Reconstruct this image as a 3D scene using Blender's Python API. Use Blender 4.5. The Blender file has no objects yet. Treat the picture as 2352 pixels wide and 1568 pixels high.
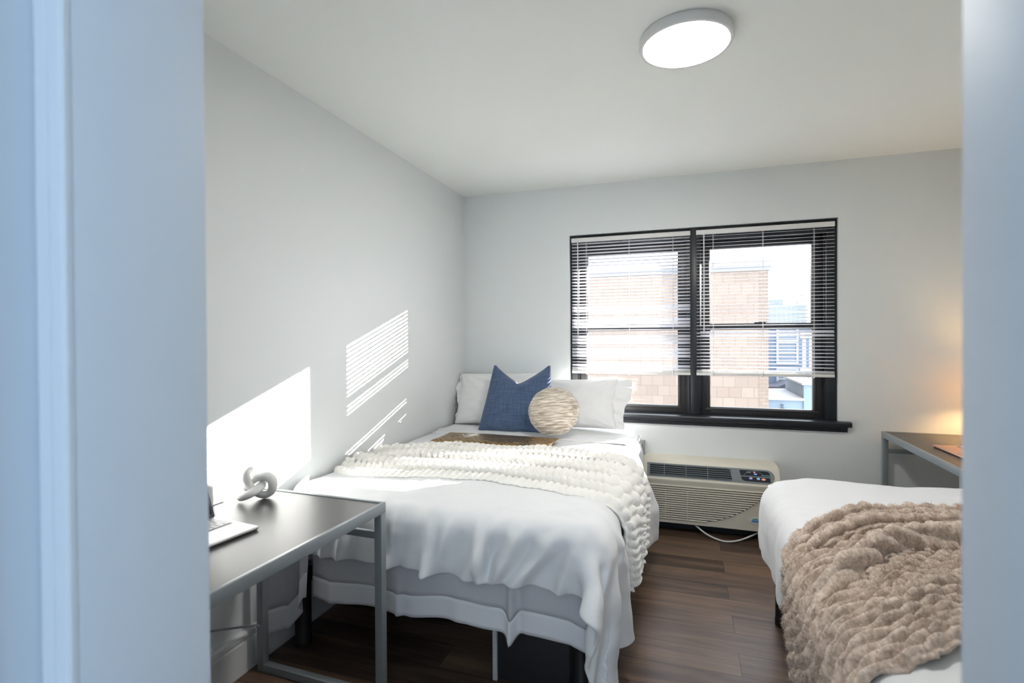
import bpy, bmesh, math, random
import numpy as np
from mathutils import Vector, Matrix, noise
from mathutils.bvhtree import BVHTree

random.seed(7); np.random.seed(7)
S = bpy.context.scene
COL = S.collection
PI = math.pi
YB = 3.813      # inner face of the window wall
H = 2.44        # ceiling height
XR = 3.43       # inner face of the right wall
YF = 0.49       # room face of the door wall
YH = 0.346      # hall face of the door wall

# ------------------------------------------------------------------ materials
def mat(name, col, rough=0.5, metal=0.0, spec=0.5, bump=None, bump2=None, var=None, sheen=0.0, emit=None, estr=0.0,
        trans=0.0, stretch=None, coat=0.0):
    m = bpy.data.materials.new(name); m.use_nodes = True
    nt = m.node_tree; N = nt.nodes; L = nt.links
    b = N['Principled BSDF']
    b.inputs['Base Color'].default_value = (*col, 1)
    b.inputs['Roughness'].default_value = rough
    b.inputs['Metallic'].default_value = metal
    b.inputs['Specular IOR Level'].default_value = spec
    b.inputs['Coat Weight'].default_value = coat
    if sheen:
        b.inputs['Sheen Weight'].default_value = sheen
        b.inputs['Sheen Roughness'].default_value = 0.5
    if emit:
        b.inputs['Emission Color'].default_value = (*emit, 1)
        b.inputs['Emission Strength'].default_value = estr
    tc = N.new('ShaderNodeTexCoord')
    mp = N.new('ShaderNodeMapping'); L.new(tc.outputs['Object'], mp.inputs['Vector'])
    if stretch: mp.inputs['Scale'].default_value = stretch
    if var:     # (scale, other colour)
        nz = N.new('ShaderNodeTexNoise'); nz.inputs['Scale'].default_value = var[0]; nz.inputs['Detail'].default_value = 5
        L.new(mp.outputs['Vector'], nz.inputs['Vector'])
        rp = N.new('ShaderNodeValToRGB')
        rp.color_ramp.elements[0].position = .35; rp.color_ramp.elements[1].position = .65
        rp.color_ramp.elements[0].color = (*col, 1); rp.color_ramp.elements[1].color = (*var[1], 1)
        L.new(nz.outputs['Fac'], rp.inputs['Fac']); L.new(rp.outputs['Color'], b.inputs['Base Color'])
    nrm = None
    for bp in (bump, bump2):
        if not bp: continue
        nz = N.new('ShaderNodeTexNoise'); nz.inputs['Scale'].default_value = bp[0]; nz.inputs['Detail'].default_value = 4
        L.new(mp.outputs['Vector'], nz.inputs['Vector'])
        bn = N.new('ShaderNodeBump'); bn.inputs['Strength'].default_value = bp[1]; bn.inputs['Distance'].default_value = bp[2]
        L.new(nz.outputs['Fac'], bn.inputs['Height'])
        if nrm: L.new(nrm, bn.inputs['Normal'])
        nrm = bn.outputs['Normal']
    if nrm: L.new(nrm, b.inputs['Normal'])
    if trans:
        tr = N.new('ShaderNodeBsdfTranslucent'); tr.inputs['Color'].default_value = (*col, 1)
        mx = N.new('ShaderNodeMixShader'); mx.inputs[0].default_value = trans
        L.new(b.outputs[0], mx.inputs[1]); L.new(tr.outputs[0], mx.inputs[2])
        L.new(mx.outputs[0], N['Material Output'].inputs['Surface'])
    return m

M = {}
M['wall'] = mat('wall_paint', (.78, .81, .815), .42, spec=.35, bump=(140, .12, .002), bump2=(7, .10, .012))
M['ceiling'] = mat('ceiling_paint', (.90, .93, .90), .6, spec=.3, bump=(90, .06, .002))
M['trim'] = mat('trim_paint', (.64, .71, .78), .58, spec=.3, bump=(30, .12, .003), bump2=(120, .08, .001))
M['base'] = mat('baseboard_paint', (.74, .74, .73), .4, bump=(60, .05, .001))
M['black'] = mat('black_frame_paint', (.016, .019, .024), .33, spec=.5, bump=(60, .12, .001))
M['bronze'] = mat('dark_sash', (.030, .029, .030), .35, spec=.5)
M['linen'] = mat('white_bedding', (.775, .785, .80), .8, spec=.15, sheen=.2, bump=(14, .22, .012), bump2=(500, .12, .0006))
M['sheet'] = mat('white_sheet', (.84, .84, .84), .8, spec=.15, bump=(18, .18, .008))
M['pillow'] = mat('white_pillowcase', (.84, .84, .83), .8, spec=.15, sheen=.2, bump=(11, .25, .014), bump2=(34, .15, .004))
M['skirt'] = mat('bed_skirt_cloth', (.66, .67, .70), .85, spec=.1, trans=.25, bump=(20, .15, .006))
M['hem'] = mat('bed_skirt_hem', (.80, .81, .84), .85, spec=.1, trans=.12, bump=(25, .22, .006))
M['cream'] = mat('cream_plush', (.89, .87, .825), .95, spec=.05, sheen=.6, bump=(220, .35, .003))
M['frame_black'] = mat('black_bed_metal', (.008, .008, .009), .45)
M['mattress'] = mat('mattress_ticking', (.80, .80, .80), .8, bump=(60, .2, .004))
M['desk_metal'] = mat('grey_desk_metal', (.27, .30, .32), .35, metal=.25, spec=.5)
M['desk_top'] = mat('dark_desk_laminate', (.060, .056, .052), .42, spec=.6, coat=.12, bump=(300, .03, .0003))
M['desk_top'].node_tree.nodes['Principled BSDF'].inputs['Coat Roughness'].default_value = .22
M['silver'] = mat('laptop_silver', (.66, .67, .67), .35, metal=.5)
M['lapdark'] = mat('laptop_dark', (.03, .035, .05), .25)
M['keys'] = mat('laptop_keys', (.66, .66, .66), .45)
M['keywell'] = mat('laptop_key_well', (.09, .09, .09), .5)
M['screen'] = mat('laptop_screen', (.01, .012, .018), .08)
M['ceramic'] = mat('white_ceramic', (.90, .89, .87), .35, spec=.4, bump=(40, .05, .002))
M['acream'] = mat('ac_cream_plastic', (.74, .70, .60), .45, bump=(200, .05, .0005))
M['agrey'] = mat('ac_grey_plastic', (.25, .28, .29), .45)
M['adark'] = mat('ac_shade_and_plinth', (.025, .032, .038), .6)  # painted shade of the outlet grille, also the plinth's dark colour
M['agap_shade'] = mat('ac_gap_shade', (.15, .135, .11), .7)  # shade between the intake slats, put into a flat colour
M['apanel'] = mat('ac_panel_film', (.015, .02, .032), .2)
M['cable'] = mat('white_cable', (.72, .72, .70), .4)
M['blind'] = mat('blind_slat_plastic', (.90, .90, .93), .4, spec=.4, trans=.65)
M['blindrail'] = mat('blind_rail_plastic', (.80, .79, .78), .4)
M['cord'] = mat('blind_cord', (.80, .80, .80), .7)
M['lamp_rim'] = mat('lamp_rim', (.72, .72, .72), .4)
M['lamp_face'] = mat('lamp_diffuser', (1, 1, 1), .5, emit=(1.0, .965, .91), estr=52)
M['storage'] = mat('storage_black', (.012, .012, .014), .6)
M['storage_edge'] = mat('storage_grey_edge', (.45, .46, .47), .5)
M['box_grey'] = mat('grey_socket', (.30, .32, .33), .5)
M['shade'] = mat('lamp_shade_cloth', (.85, .74, .58), .8, trans=.5)
M['brass'] = mat('lamp_brass', (.55, .40, .20), .3, metal=.9)

# navy woven cushion
def woven(name, c1, c2, sx, sy, bumpd=.003):
    m = mat(name, c1, .9, spec=.08, sheen=.3); nt = m.node_tree; N = nt.nodes; L = nt.links; b = N['Principled BSDF']
    tc = N.new('ShaderNodeTexCoord'); outs = []
    for sc in (sx, sy):
        mp = N.new('ShaderNodeMapping'); mp.inputs['Scale'].default_value = sc
        nz = N.new('ShaderNodeTexNoise'); nz.inputs['Scale'].default_value = 1; nz.inputs['Detail'].default_value = 3
        L.new(tc.outputs['Object'], mp.inputs['Vector']); L.new(mp.outputs['Vector'], nz.inputs['Vector']); outs.append(nz.outputs['Fac'])
    mx = N.new('ShaderNodeMath'); mx.operation = 'ADD'; L.new(outs[0], mx.inputs[0]); L.new(outs[1], mx.inputs[1])
    hf = N.new('ShaderNodeMath'); hf.operation = 'MULTIPLY'; hf.inputs[1].default_value = .5; L.new(mx.outputs[0], hf.inputs[0])
    rp = N.new('ShaderNodeValToRGB'); rp.color_ramp.elements[0].position = .38; rp.color_ramp.elements[1].position = .64
    rp.color_ramp.elements[0].color = (*c1, 1); rp.color_ramp.elements[1].color = (*c2, 1)
    L.new(hf.outputs[0], rp.inputs[0]); L.new(rp.outputs[0], b.inputs['Base Color'])
    bn = N.new('ShaderNodeBump'); bn.inputs['Strength'].default_value = .4; bn.inputs['Distance'].default_value = bumpd
    L.new(hf.outputs[0], bn.inputs['Height']); L.new(bn.outputs[0], b.inputs['Normal'])
    return m
M['navy'] = woven('navy_weave', (.048, .080, .155), (.105, .152, .25), (8, 260, 60), (260, 8, 60))
M['beige'] = woven('beige_slub', (.34, .28, .21), (.80, .74, .66), (9, 130, 30), (16, 90, 40), .006)
M['fur'] = woven('taupe_faux_fur', (.40, .30, .235), (.76, .63, .53), (28, 28, 28), (130, 45, 130), .012)
M['fur'].node_tree.nodes['Principled BSDF'].inputs['Sheen Weight'].default_value = .55

# sequins
def sequin():
    m = mat('gold_sequins', (.55, .33, .09), .28, metal=.85); nt = m.node_tree; N = nt.nodes; L = nt.links; b = N['Principled BSDF']
    tc = N.new('ShaderNodeTexCoord'); v = N.new('ShaderNodeTexVoronoi'); v.inputs['Scale'].default_value = 130
    L.new(tc.outputs['Object'], v.inputs['Vector'])
    rp = N.new('ShaderNodeValToRGB'); rp.color_ramp.elements[0].color = (.10, .055, .018, 1); rp.color_ramp.elements[1].color = (.62, .40, .17, 1)
    sp = N.new('ShaderNodeSeparateColor'); L.new(v.outputs['Color'], sp.inputs[0]); L.new(sp.outputs[0], rp.inputs[0])
    L.new(rp.outputs[0], b.inputs['Base Color'])
    bn = N.new('ShaderNodeBump'); bn.inputs['Strength'].default_value = 1; bn.inputs['Distance'].default_value = .004
    L.new(sp.outputs[1], bn.inputs['Height']); L.new(bn.outputs[0], b.inputs['Normal'])
    return m
M['sequin'] = sequin()

# dark plank floor, boards run along x
def floor_mat():
    m = mat('dark_wood_planks', (.1, .07, .05), .38, spec=.45); nt = m.node_tree; N = nt.nodes; L = nt.links; b = N['Principled BSDF']
    tc = N.new('ShaderNodeTexCoord')
    br = N.new('ShaderNodeTexBrick'); br.offset = .37; br.offset_frequency = 2
    for k, v in (('Scale', 1), ('Mortar Size', .0014), ('Mortar Smooth', .2), ('Bias', 0), ('Brick Width', 1.15), ('Row Height', .155)): br.inputs[k].default_value = v
    br.inputs['Color1'].default_value = (0, 0, 0, 1); br.inputs['Color2'].default_value = (1, 1, 1, 1); br.inputs['Mortar'].default_value = (.5, .5, .5, 1)
    L.new(tc.outputs['Object'], br.inputs['Vector'])
    # each board's own offset for the grain
    off = N.new('ShaderNodeVectorMath'); off.operation = 'MULTIPLY_ADD'; L.new(br.outputs['Color'], off.inputs[0])
    off.inputs[1].default_value = (7, 3, 5); L.new(tc.outputs['Object'], off.inputs[2])
    mp = N.new('ShaderNodeMapping'); mp.inputs['Scale'].default_value = (1.6, 17, 1); L.new(off.outputs[0], mp.inputs['Vector'])
    g = N.new('ShaderNodeTexNoise'); g.inputs['Scale'].default_value = 1; g.inputs['Detail'].default_value = 6; g.inputs['Roughness'].default_value = .6; g.inputs['Distortion'].default_value = .5
    L.new(mp.outputs[0], g.inputs['Vector'])
    mp2 = N.new('ShaderNodeMapping'); mp2.inputs['Scale'].default_value = (8, 160, 1); L.new(off.outputs[0], mp2.inputs['Vector'])
    g2 = N.new('ShaderNodeTexNoise'); g2.inputs['Scale'].default_value = 1; g2.inputs['Detail'].default_value = 3; L.new(mp2.outputs[0], g2.inputs['Vector'])
    rp = N.new('ShaderNodeValToRGB'); e = rp.color_ramp.elements
    e[0].position = .30; e[0].color = (.060, .038, .027, 1); e[1].position = .72; e[1].color = (.200, .124, .079, 1)
    x = e.new(.5); x.color = (.124, .077, .052, 1)
    a1 = N.new('ShaderNodeMath'); a1.operation = 'MULTIPLY_ADD'; a1.inputs[1].default_value = .32; L.new(br.outputs['Color'], a1.inputs[0])
    s1 = N.new('ShaderNodeMath'); s1.operation = 'SUBTRACT'; s1.inputs[1].default_value = .19; L.new(g.outputs['Fac'], s1.inputs[0]); L.new(s1.outputs[0], a1.inputs[2])
    a2 = N.new('ShaderNodeMath'); a2.operation = 'MULTIPLY_ADD'; a2.inputs[1].default_value = .16; L.new(g2.outputs['Fac'], a2.inputs[0])
    s2 = N.new('ShaderNodeMath'); s2.operation = 'SUBTRACT'; s2.inputs[1].default_value = .06; L.new(a1.outputs[0], s2.inputs[0]); L.new(s2.outputs[0], a2.inputs[2])
    L.new(a2.outputs[0], rp.inputs[0])
    mx = N.new('ShaderNodeMixRGB'); mx.inputs[2].default_value = (.02, .014, .01, 1); L.new(br.outputs['Fac'], mx.inputs[0]); L.new(rp.outputs[0], mx.inputs[1])
    L.new(mx.outputs[0], b.inputs['Base Color'])
    bn = N.new('ShaderNodeBump'); bn.inputs['Strength'].default_value = .15; bn.inputs['Distance'].default_value = .002
    L.new(g2.outputs['Fac'], bn.inputs['Height']); L.new(bn.outputs[0], b.inputs['Normal'])
    return m
M['floor'] = floor_mat()

def glass_mat():
    m = bpy.data.materials.new('window_glass'); m.use_nodes = True; nt = m.node_tree; N = nt.nodes; L = nt.links
    N.remove(N['Principled BSDF'])
    t = N.new('ShaderNodeBsdfTransparent'); t.inputs[0].default_value = (.96, .97, .98, 1)
    g = N.new('ShaderNodeBsdfGlossy'); g.inputs['Roughness'].default_value = .02
    mx = N.new('ShaderNodeMixShader'); mx.inputs[0].default_value = .035
    L.new(t.outputs[0], mx.inputs[1]); L.new(g.outputs[0], mx.inputs[2]); L.new(mx.outputs[0], N['Material Output'].inputs[0])
    return m
M['glass'] = glass_mat()

def block_mat(name, c1, c2, mortar, bw, rh, ms):
    m = mat(name, c1, .85, spec=.1); nt = m.node_tree; N = nt.nodes; L = nt.links; b = N['Principled BSDF']
    tc = N.new('ShaderNodeTexCoord'); mp = N.new('ShaderNodeMapping'); mp.inputs['Rotation'].default_value = (PI/2, 0, 0)
    L.new(tc.outputs['Object'], mp.inputs['Vector'])
    br = N.new('ShaderNodeTexBrick')
    for k, v in (('Scale', 1), ('Mortar Size', ms), ('Brick Width', bw), ('Row Height', rh)): br.inputs[k].default_value = v
    br.inputs['Color1'].default_value = (*c1, 1); br.inputs['Color2'].default_value = (*c2, 1); br.inputs['Mortar'].default_value = (*mortar, 1)
    L.new(mp.outputs[0], br.inputs['Vector']); L.new(br.outputs['Color'], b.inputs['Base Color'])
    return m
M['tanblock'] = block_mat('tan_block_wall', (.190, .148, .122), (.215, .171, .140), (.132, .104, .086), .245, .222, .0045)
M['tanbrick'] = block_mat('tan_brick_corner', (.180, .139, .114), (.20, .158, .130), (.145, .113, .093), .20, .075, .006)
M['cornice'] = mat('grey_cornice', (.20, .205, .225), .8)
M['bluehouse'] = mat('blue_siding', (.105, .145, .215), .8)
M['whiteshed'] = mat('pale_render', (.16, .21, .265), .8)
M['roof'] = mat('dark_roof', (.07, .075, .10), .8)
M['extwhite'] = mat('white_window_trim', (.32, .34, .37), .6)
M['extglass'] = mat('outside_glass', (.12, .16, .22), .3)
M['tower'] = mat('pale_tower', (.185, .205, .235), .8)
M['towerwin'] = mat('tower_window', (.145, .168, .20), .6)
M['rust'] = mat('brown_stair_wood', (.20, .165, .165), .8)
M['asphalt'] = mat('outside_ground', (.50, .49, .47), .9)
M['sun_slab'] = mat('sun_slab_matte', (.60, .55, .50), .9)  # surface of the added slab that blocks sun above the window

# ------------------------------------------------------------------ mesh helpers
def link(o, parent=None):
    COL.objects.link(o)
    if parent: o.parent = parent
    return o

def smooth_mesh(me, ang=None):
    for p in me.polygons: p.use_smooth = True
    if ang is not None:
        try: me.set_sharp_from_angle(angle=math.radians(ang))
        except Exception: pass

class MB:
    def __init__(s): s.bm = bmesh.new()
    def box(s, lo, hi, bev=0.0, m=None, seg=2):
        lo = Vector(lo); hi = Vector(hi)
        r = bmesh.ops.create_cube(s.bm, size=1.0); vs = r['verts']
        for v in vs:
            v.co = Vector([lo[i] + (v.co[i] + .5) * (hi[i] - lo[i]) for i in range(3)])
        if bev > 0:
            es = list({e for v in vs for e in v.link_edges})
            rb = bmesh.ops.bevel(s.bm, geom=es, offset=bev, segments=seg, profile=.5, affect='EDGES')
            vs = list({v for f in rb['faces'] for v in f.verts} | {v for v in vs if v.is_valid})
        if m is not None:
            for v in vs: v.co = m @ v.co
        return s
    def beam(s, a, b, w, h, up=(0, 0, 1), bev=0.0):
        a = Vector(a); b = Vector(b); z = (b - a); ln = z.length; z.normalize()
        x = Vector(up).cross(z)
        if x.length < 1e-4: x = Vector((1, 0, 0))
        x.normalize(); y = z.cross(x)
        mm = Matrix((x, y, z)).transposed().to_4x4(); mm.translation = a
        return s.box((-w/2, -h/2, 0), (w/2, h/2, ln), bev, mm)
    def prism(s, poly, ax, lo, hi):
        """poly in the two other axes (cyclic order), extruded along ax"""
        o = [(1, 2), (0, 2), (0, 1)][ax]
        def mk(p, t):
            c = [0, 0, 0]; c[ax] = t; c[o[0]] = p[0]; c[o[1]] = p[1]; return s.bm.verts.new(c)
        A = [mk(p, lo) for p in poly]; B = [mk(p, hi) for p in poly]; n = len(poly)
        s.bm.faces.new(A); s.bm.faces.new(B[::-1])
        for i in range(n):
            s.bm.faces.new((A[i], B[i], B[(i+1) % n], A[(i+1) % n]))
        return s
    def lathe(s, prof, c=(0, 0, 0), n=48, cap=True):
        c = Vector(c); rings = []
        for r, z in prof:
            rings.append([s.bm.verts.new(c + Vector((r*math.cos(2*PI*i/n), r*math.sin(2*PI*i/n), z))) for i in range(n)])
        for a, b in zip(rings, rings[1:]):
            for i in range(n): s.bm.faces.new((a[i], a[(i+1) % n], b[(i+1) % n], b[i]))
        if cap:
            s.bm.faces.new(rings[0][::-1]); s.bm.faces.new(rings[-1])
        return s
    def tube(s, pts, r, n=10, closed=False, ry=None):
        pts = [Vector(p) for p in pts]; k = len(pts); rings = []; ry = ry or r
        nrm = None
        for i, p in enumerate(pts):
            if closed: t = pts[(i+1) % k] - pts[i-1]
            else: t = pts[min(i+1, k-1)] - pts[max(i-1, 0)]
            t.normalize()
            if nrm is None:
                nrm = t.orthogonal().normalized()
            nrm = (nrm - t * nrm.dot(t)).normalized(); bn = t.cross(nrm)
            rings.append([s.bm.verts.new(p + nrm*(r*math.cos(2*PI*j/n)) + bn*(ry*math.sin(2*PI*j/n))) for j in range(n)])
        if closed:   # match the twist where the loop closes
            best = min(range(n), key=lambda q: (rings[0][q].co - rings[-1][0].co).length)
            last = rings[0][best:] + rings[0][:best]
            pairs = list(zip(rings, rings[1:])) + [(rings[-1], last)]
        else: pairs = list(zip(rings, rings[1:]))
        for a, b in pairs:
            for j in range(n): s.bm.faces.new((a[j], a[(j+1) % n], b[(j+1) % n], b[j]))
        if not closed:
            s.bm.faces.new(rings[0][::-1]); s.bm.faces.new(rings[-1])
        return s
    def grid(s, P):
        nv, nu = P.shape[:2]
        V = [[s.bm.verts.new(P[j, i]) for i in range(nu)] for j in range(nv)]
        for j in range(nv-1):
            for i in range(nu-1):
                s.bm.faces.new((V[j][i], V[j][i+1], V[j+1][i+1], V[j+1][i]))
        return s
    def build(s, name, material, parent=None, smooth=None, recalc=True):
        if recalc: bmesh.ops.recalc_face_normals(s.bm, faces=s.bm.faces)
        me = bpy.data.meshes.new(name); s.bm.to_mesh(me); s.bm.free()
        if material: me.materials.append(material)
        if smooth: smooth_mesh(me, None if smooth is True else smooth)
        o = bpy.data.objects.new(name, me)
        return link(o, parent)

def grid_obj(name, P, material, parent=None, thick=0.0, sub=0, offset=1.0):
    nv, nu = P.shape[:2]
    me = bpy.data.meshes.new(name)
    idx = np.arange(nv*nu).reshape(nv, nu)
    F = np.stack([idx[:-1, :-1], idx[:-1, 1:], idx[1:, 1:], idx[1:, :-1]], -1).reshape(-1, 4)
    me.from_pydata(P.reshape(-1, 3).tolist(), [], F.tolist()); me.update()
    smooth_mesh(me); me.materials.append(material)
    o = bpy.data.objects.new(name, me); link(o, parent)
    if thick:
        md = o.modifiers.new('thick', 'SOLIDIFY'); md.thickness = thick; md.offset = offset
    if sub:
        md = o.modifiers.new('sub', 'SUBSURF'); md.levels = sub; md.render_levels = sub
    return o

def tag(o, label=None, cat=None, group=None, kind=None):
    if label: o['label'] = label
    if cat: o['category'] = cat
    if group: o['group'] = group
    if kind: o['kind'] = kind
    return o
def empty(name, loc=(0, 0, 0), rz=0.0):
    o = bpy.data.objects.new(name, None); o.location = loc; o.rotation_euler = (0, 0, rz); o.empty_display_size = .1
    return link(o)
def struct(o): o['kind'] = 'structure'; return o
def copy_tree(o, parent=None):
    c = o.copy(); COL.objects.link(c)
    if parent: c.parent = parent
    for ch in list(o.children): copy_tree(ch, c)
    return c

# ------------------------------------------------------------------ camera
f_px, yaw, pit, rol = 1188.96, .3213, -.0090, -.0058
cam = bpy.data.cameras.new('camera'); co = bpy.data.objects.new('camera', cam); COL.objects.link(co)
Fv = Vector((-math.sin(yaw)*math.cos(pit), math.cos(yaw)*math.cos(pit), math.sin(pit)))
Rv = Vector((math.cos(yaw), math.sin(yaw), 0)); Uv = Rv.cross(Fv)
R2 = Rv*math.cos(rol) + Uv*math.sin(rol); U2 = -Rv*math.sin(rol) + Uv*math.cos(rol)
mw = Matrix((R2, U2, -Fv)).transposed().to_4x4(); mw.translation = (1.6644, 0, 1.3217)
co.matrix_world = mw
cam.sensor_fit = 'HORIZONTAL'; cam.sensor_width = 36; cam.lens = f_px/2352*36; cam.clip_start = .02
cam.dof.use_dof = True; cam.dof.focus_distance = 3.0; cam.dof.aperture_fstop = 3.2
S.camera = co

# ------------------------------------------------------------------ room shell
struct(MB().box((-.3, -1.9, -.1), (XR+.3, YB+.28, 0)).build('floor', M['floor']))
struct(MB().box((-.3, -1.9, H), (XR+.3, YB+.28, H+.12)).build('ceiling', M['ceiling']))
struct(MB().box((-.15, YF, 0), (0, YB, H)).build('wall_left', M['wall']))
struct(MB().box((XR, YF, 0), (XR+.15, YB, H)).build('wall_right', M['wall']))
WX0, WX1, WZ0, WZ1 = .852, 2.602, .74, 2.075
b = MB(); T = .22
b.box((-.15, YB, 0), (WX0, YB+T, H)); b.box((WX1, YB, 0), (XR+.15, YB+T, H))
b.box((WX0, YB, 0), (WX1, YB+T, WZ0)); b.box((WX0, YB, WZ1), (WX1, YB+T, H))
struct(b.build('wall_back', M['wall']))
DX0, DX1, DZ = 1.099, 1.869, 2.06
b = MB(); b.box((-.15, YH, 0), (DX0-.018, YF, H)); b.box((DX1+.018, YH, 0), (XR+.15, YF, H)); b.box((DX0-.018, YH, DZ+.018), (DX1+.018, YF, H))
struct(b.build('wall_front', M['wall']))
# painted door lining (the jamb the photograph looks past on both sides)
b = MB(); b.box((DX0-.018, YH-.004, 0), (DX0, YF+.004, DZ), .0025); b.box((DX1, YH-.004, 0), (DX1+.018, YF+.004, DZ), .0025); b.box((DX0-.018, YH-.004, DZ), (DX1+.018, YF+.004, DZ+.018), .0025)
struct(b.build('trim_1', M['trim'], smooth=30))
# narrow moulded casing on the hall side, squeezed in by the hall's side wall
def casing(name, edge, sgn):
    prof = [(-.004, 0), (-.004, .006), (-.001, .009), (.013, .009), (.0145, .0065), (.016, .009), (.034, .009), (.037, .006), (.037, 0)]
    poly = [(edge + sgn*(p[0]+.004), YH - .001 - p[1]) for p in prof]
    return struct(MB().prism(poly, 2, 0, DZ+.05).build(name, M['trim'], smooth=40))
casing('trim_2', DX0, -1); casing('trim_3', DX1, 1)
HL, HR = DX0-.0415, 2.35
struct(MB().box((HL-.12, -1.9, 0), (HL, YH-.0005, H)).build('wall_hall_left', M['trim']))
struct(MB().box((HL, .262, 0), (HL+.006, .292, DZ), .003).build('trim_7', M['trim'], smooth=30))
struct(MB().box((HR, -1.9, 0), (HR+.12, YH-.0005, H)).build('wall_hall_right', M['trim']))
b = MB(); b.box((HL-.12, -1.9, 0), (1.6, -1.75, H)); b.box((2.3, -1.9, 0), (HR+.12, -1.75, H)); b.box((1.6, -1.9, 0), (2.3, -1.75, .7)); b.box((1.6, -1.9, 2.1), (2.3, -1.75, H))  # unseen end wall; its opening is assumed, made for the added hall light
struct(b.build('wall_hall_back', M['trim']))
# baseboards
def bb(name, poly, ax, lo, hi): return struct(MB().prism(poly, ax, lo, hi).build(name, M['base']))
bprof = [(0, 0), (.016, 0), (.016, .120), (.012, .128), (.012, .134), (.020, .140), (.018, .155), (.008, .165), (0, .165)]
bb('baseboard_left', [(p[0], p[1]) for p in bprof], 1, YF, YB)
bb('baseboard_right', [(XR-p[0], p[1]) for p in bprof], 1, YF, YB)
struct(MB().prism([(YB-p[0], p[1]) for p in bprof], 0, .02, XR-.02).build('baseboard_back', M['base']))

# ------------------------------------------------------------------ windows
FY = YB + .028
def window(name, x0, x1, g0, g1):
    """one double hung unit: black frame, two dark sashes, two panes, a lock"""
    w = empty(name, (0, 0, 0)); struct(w)
    gz0, gz1, mr0, mr1 = .823, 1.935, 1.362, 1.405
    b = MB(); zb, zt = WZ0+.03, WZ1
    jl, jr = g0-.066, g1+.066
    b.box((x0, FY, zb), (jl, YB+.2, zt), .003); b.box((jr, FY, zb), (x1, YB+.2, zt), .003); b.box((jl, FY, gz1+.052), (jr, YB+.2, zt), .003)
    b.box((jl, FY+.03, zb-.01), (jr, YB+.2, gz0-.055), .003)
    b.box((jl-.001, FY+.02, zb), (jl+.008, FY+.035, zt), .001); b.box((jr-.008, FY+.02, zb), (jr+.001, FY+.035, zt), .001)
    b.build('window_frame', M['black'], w, 30)
    for nm, a, z0, z1, ra, rb in (('lower_sash', FY+.045, gz0, mr0, .055, mr1-mr0), ('upper_sash', FY+.085, mr1, gz1, mr1-mr0, .052)):
        b = MB(); y0, y1 = a, a+.036
        b.box((jl, y0, z0-ra), (g0, y1, z1+rb), .003); b.box((g1, y0, z0-ra), (jr, y1, z1+rb), .003)
        b.box((g0-.004, y0, z0-ra), (g1+.004, y1, z0), .003); b.box((g0-.004, y0, z1), (g1+.004, y1, z1+rb), .003)
        # raised glazing bead, as on the photographed sash
        b.box((g0-.022, y0-.006, z0-.018), (g0-.004, y0+.004, z1+.01), .002); b.box((g1+.004, y0-.006, z0-.018), (g1+.022, y0+.004, z1+.01), .002)
        b.box((g0-.03, y0-.009, z0-.022), (g1+.03, y0+.004, z0-.006), .003)
        s_ = b.build(nm, M['bronze'], w, 30)
        MB().box((g0-.01, y0+.016, z0-.01), (g1+.01, y0+.020, z1+.01)).build('pane', M['glass'], s_)
        if nm == 'lower_sash':
            xm = (g0+g1)/2
            q = MB(); q.box((xm-.035, y0+.004, z1+rb-.001), (xm+.035, y0+.032, z1+rb+.007), .002); q.box((xm-.01, y0-.004, z1+rb+.006), (xm+.045, y0+.012, z1+rb+.016), .003)
            q.build('sash_lock', M['black'], s_, 30)
    return w
window('window_1', WX0, 1.711, .972, 1.620)
window('window_2', 1.765, WX1, 1.838, 2.474)
b = MB(); b.box((1.706, YB+.012, WZ0+.03), (1.770, YB+.2, WZ1), .003); b.box((1.700, YB+.040, WZ0+.03), (1.776, YB+.06, WZ1), .003)
struct(b.build('trim_4', M['black'], smooth=30))
# stool and apron
b = MB()
b.prism([(YB+.10, .770), (YB+.10, .740), (YB-.001, .735), (YB-.040, .735), (YB-.046, .742), (YB-.047, .757), (YB-.042, .765), (YB-.03, .768)], 0, .790, 2.668)
b.prism([(YB, .737), (YB-.030, .737), (YB-.030, .728), (YB-.018, .722), (YB-.016, .700), (YB, .700)], 0, .805, 2.650)
struct(b.build('trim_5', M['black'], smooth=30))
# unseen slab added outside to cut off the top of the sun patches
struct(MB().box((-1.5, YB+.22, 2.18), (4.5, YB+1.08, 2.40)).build('sun_cut_slab', M['sun_slab']))

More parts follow.
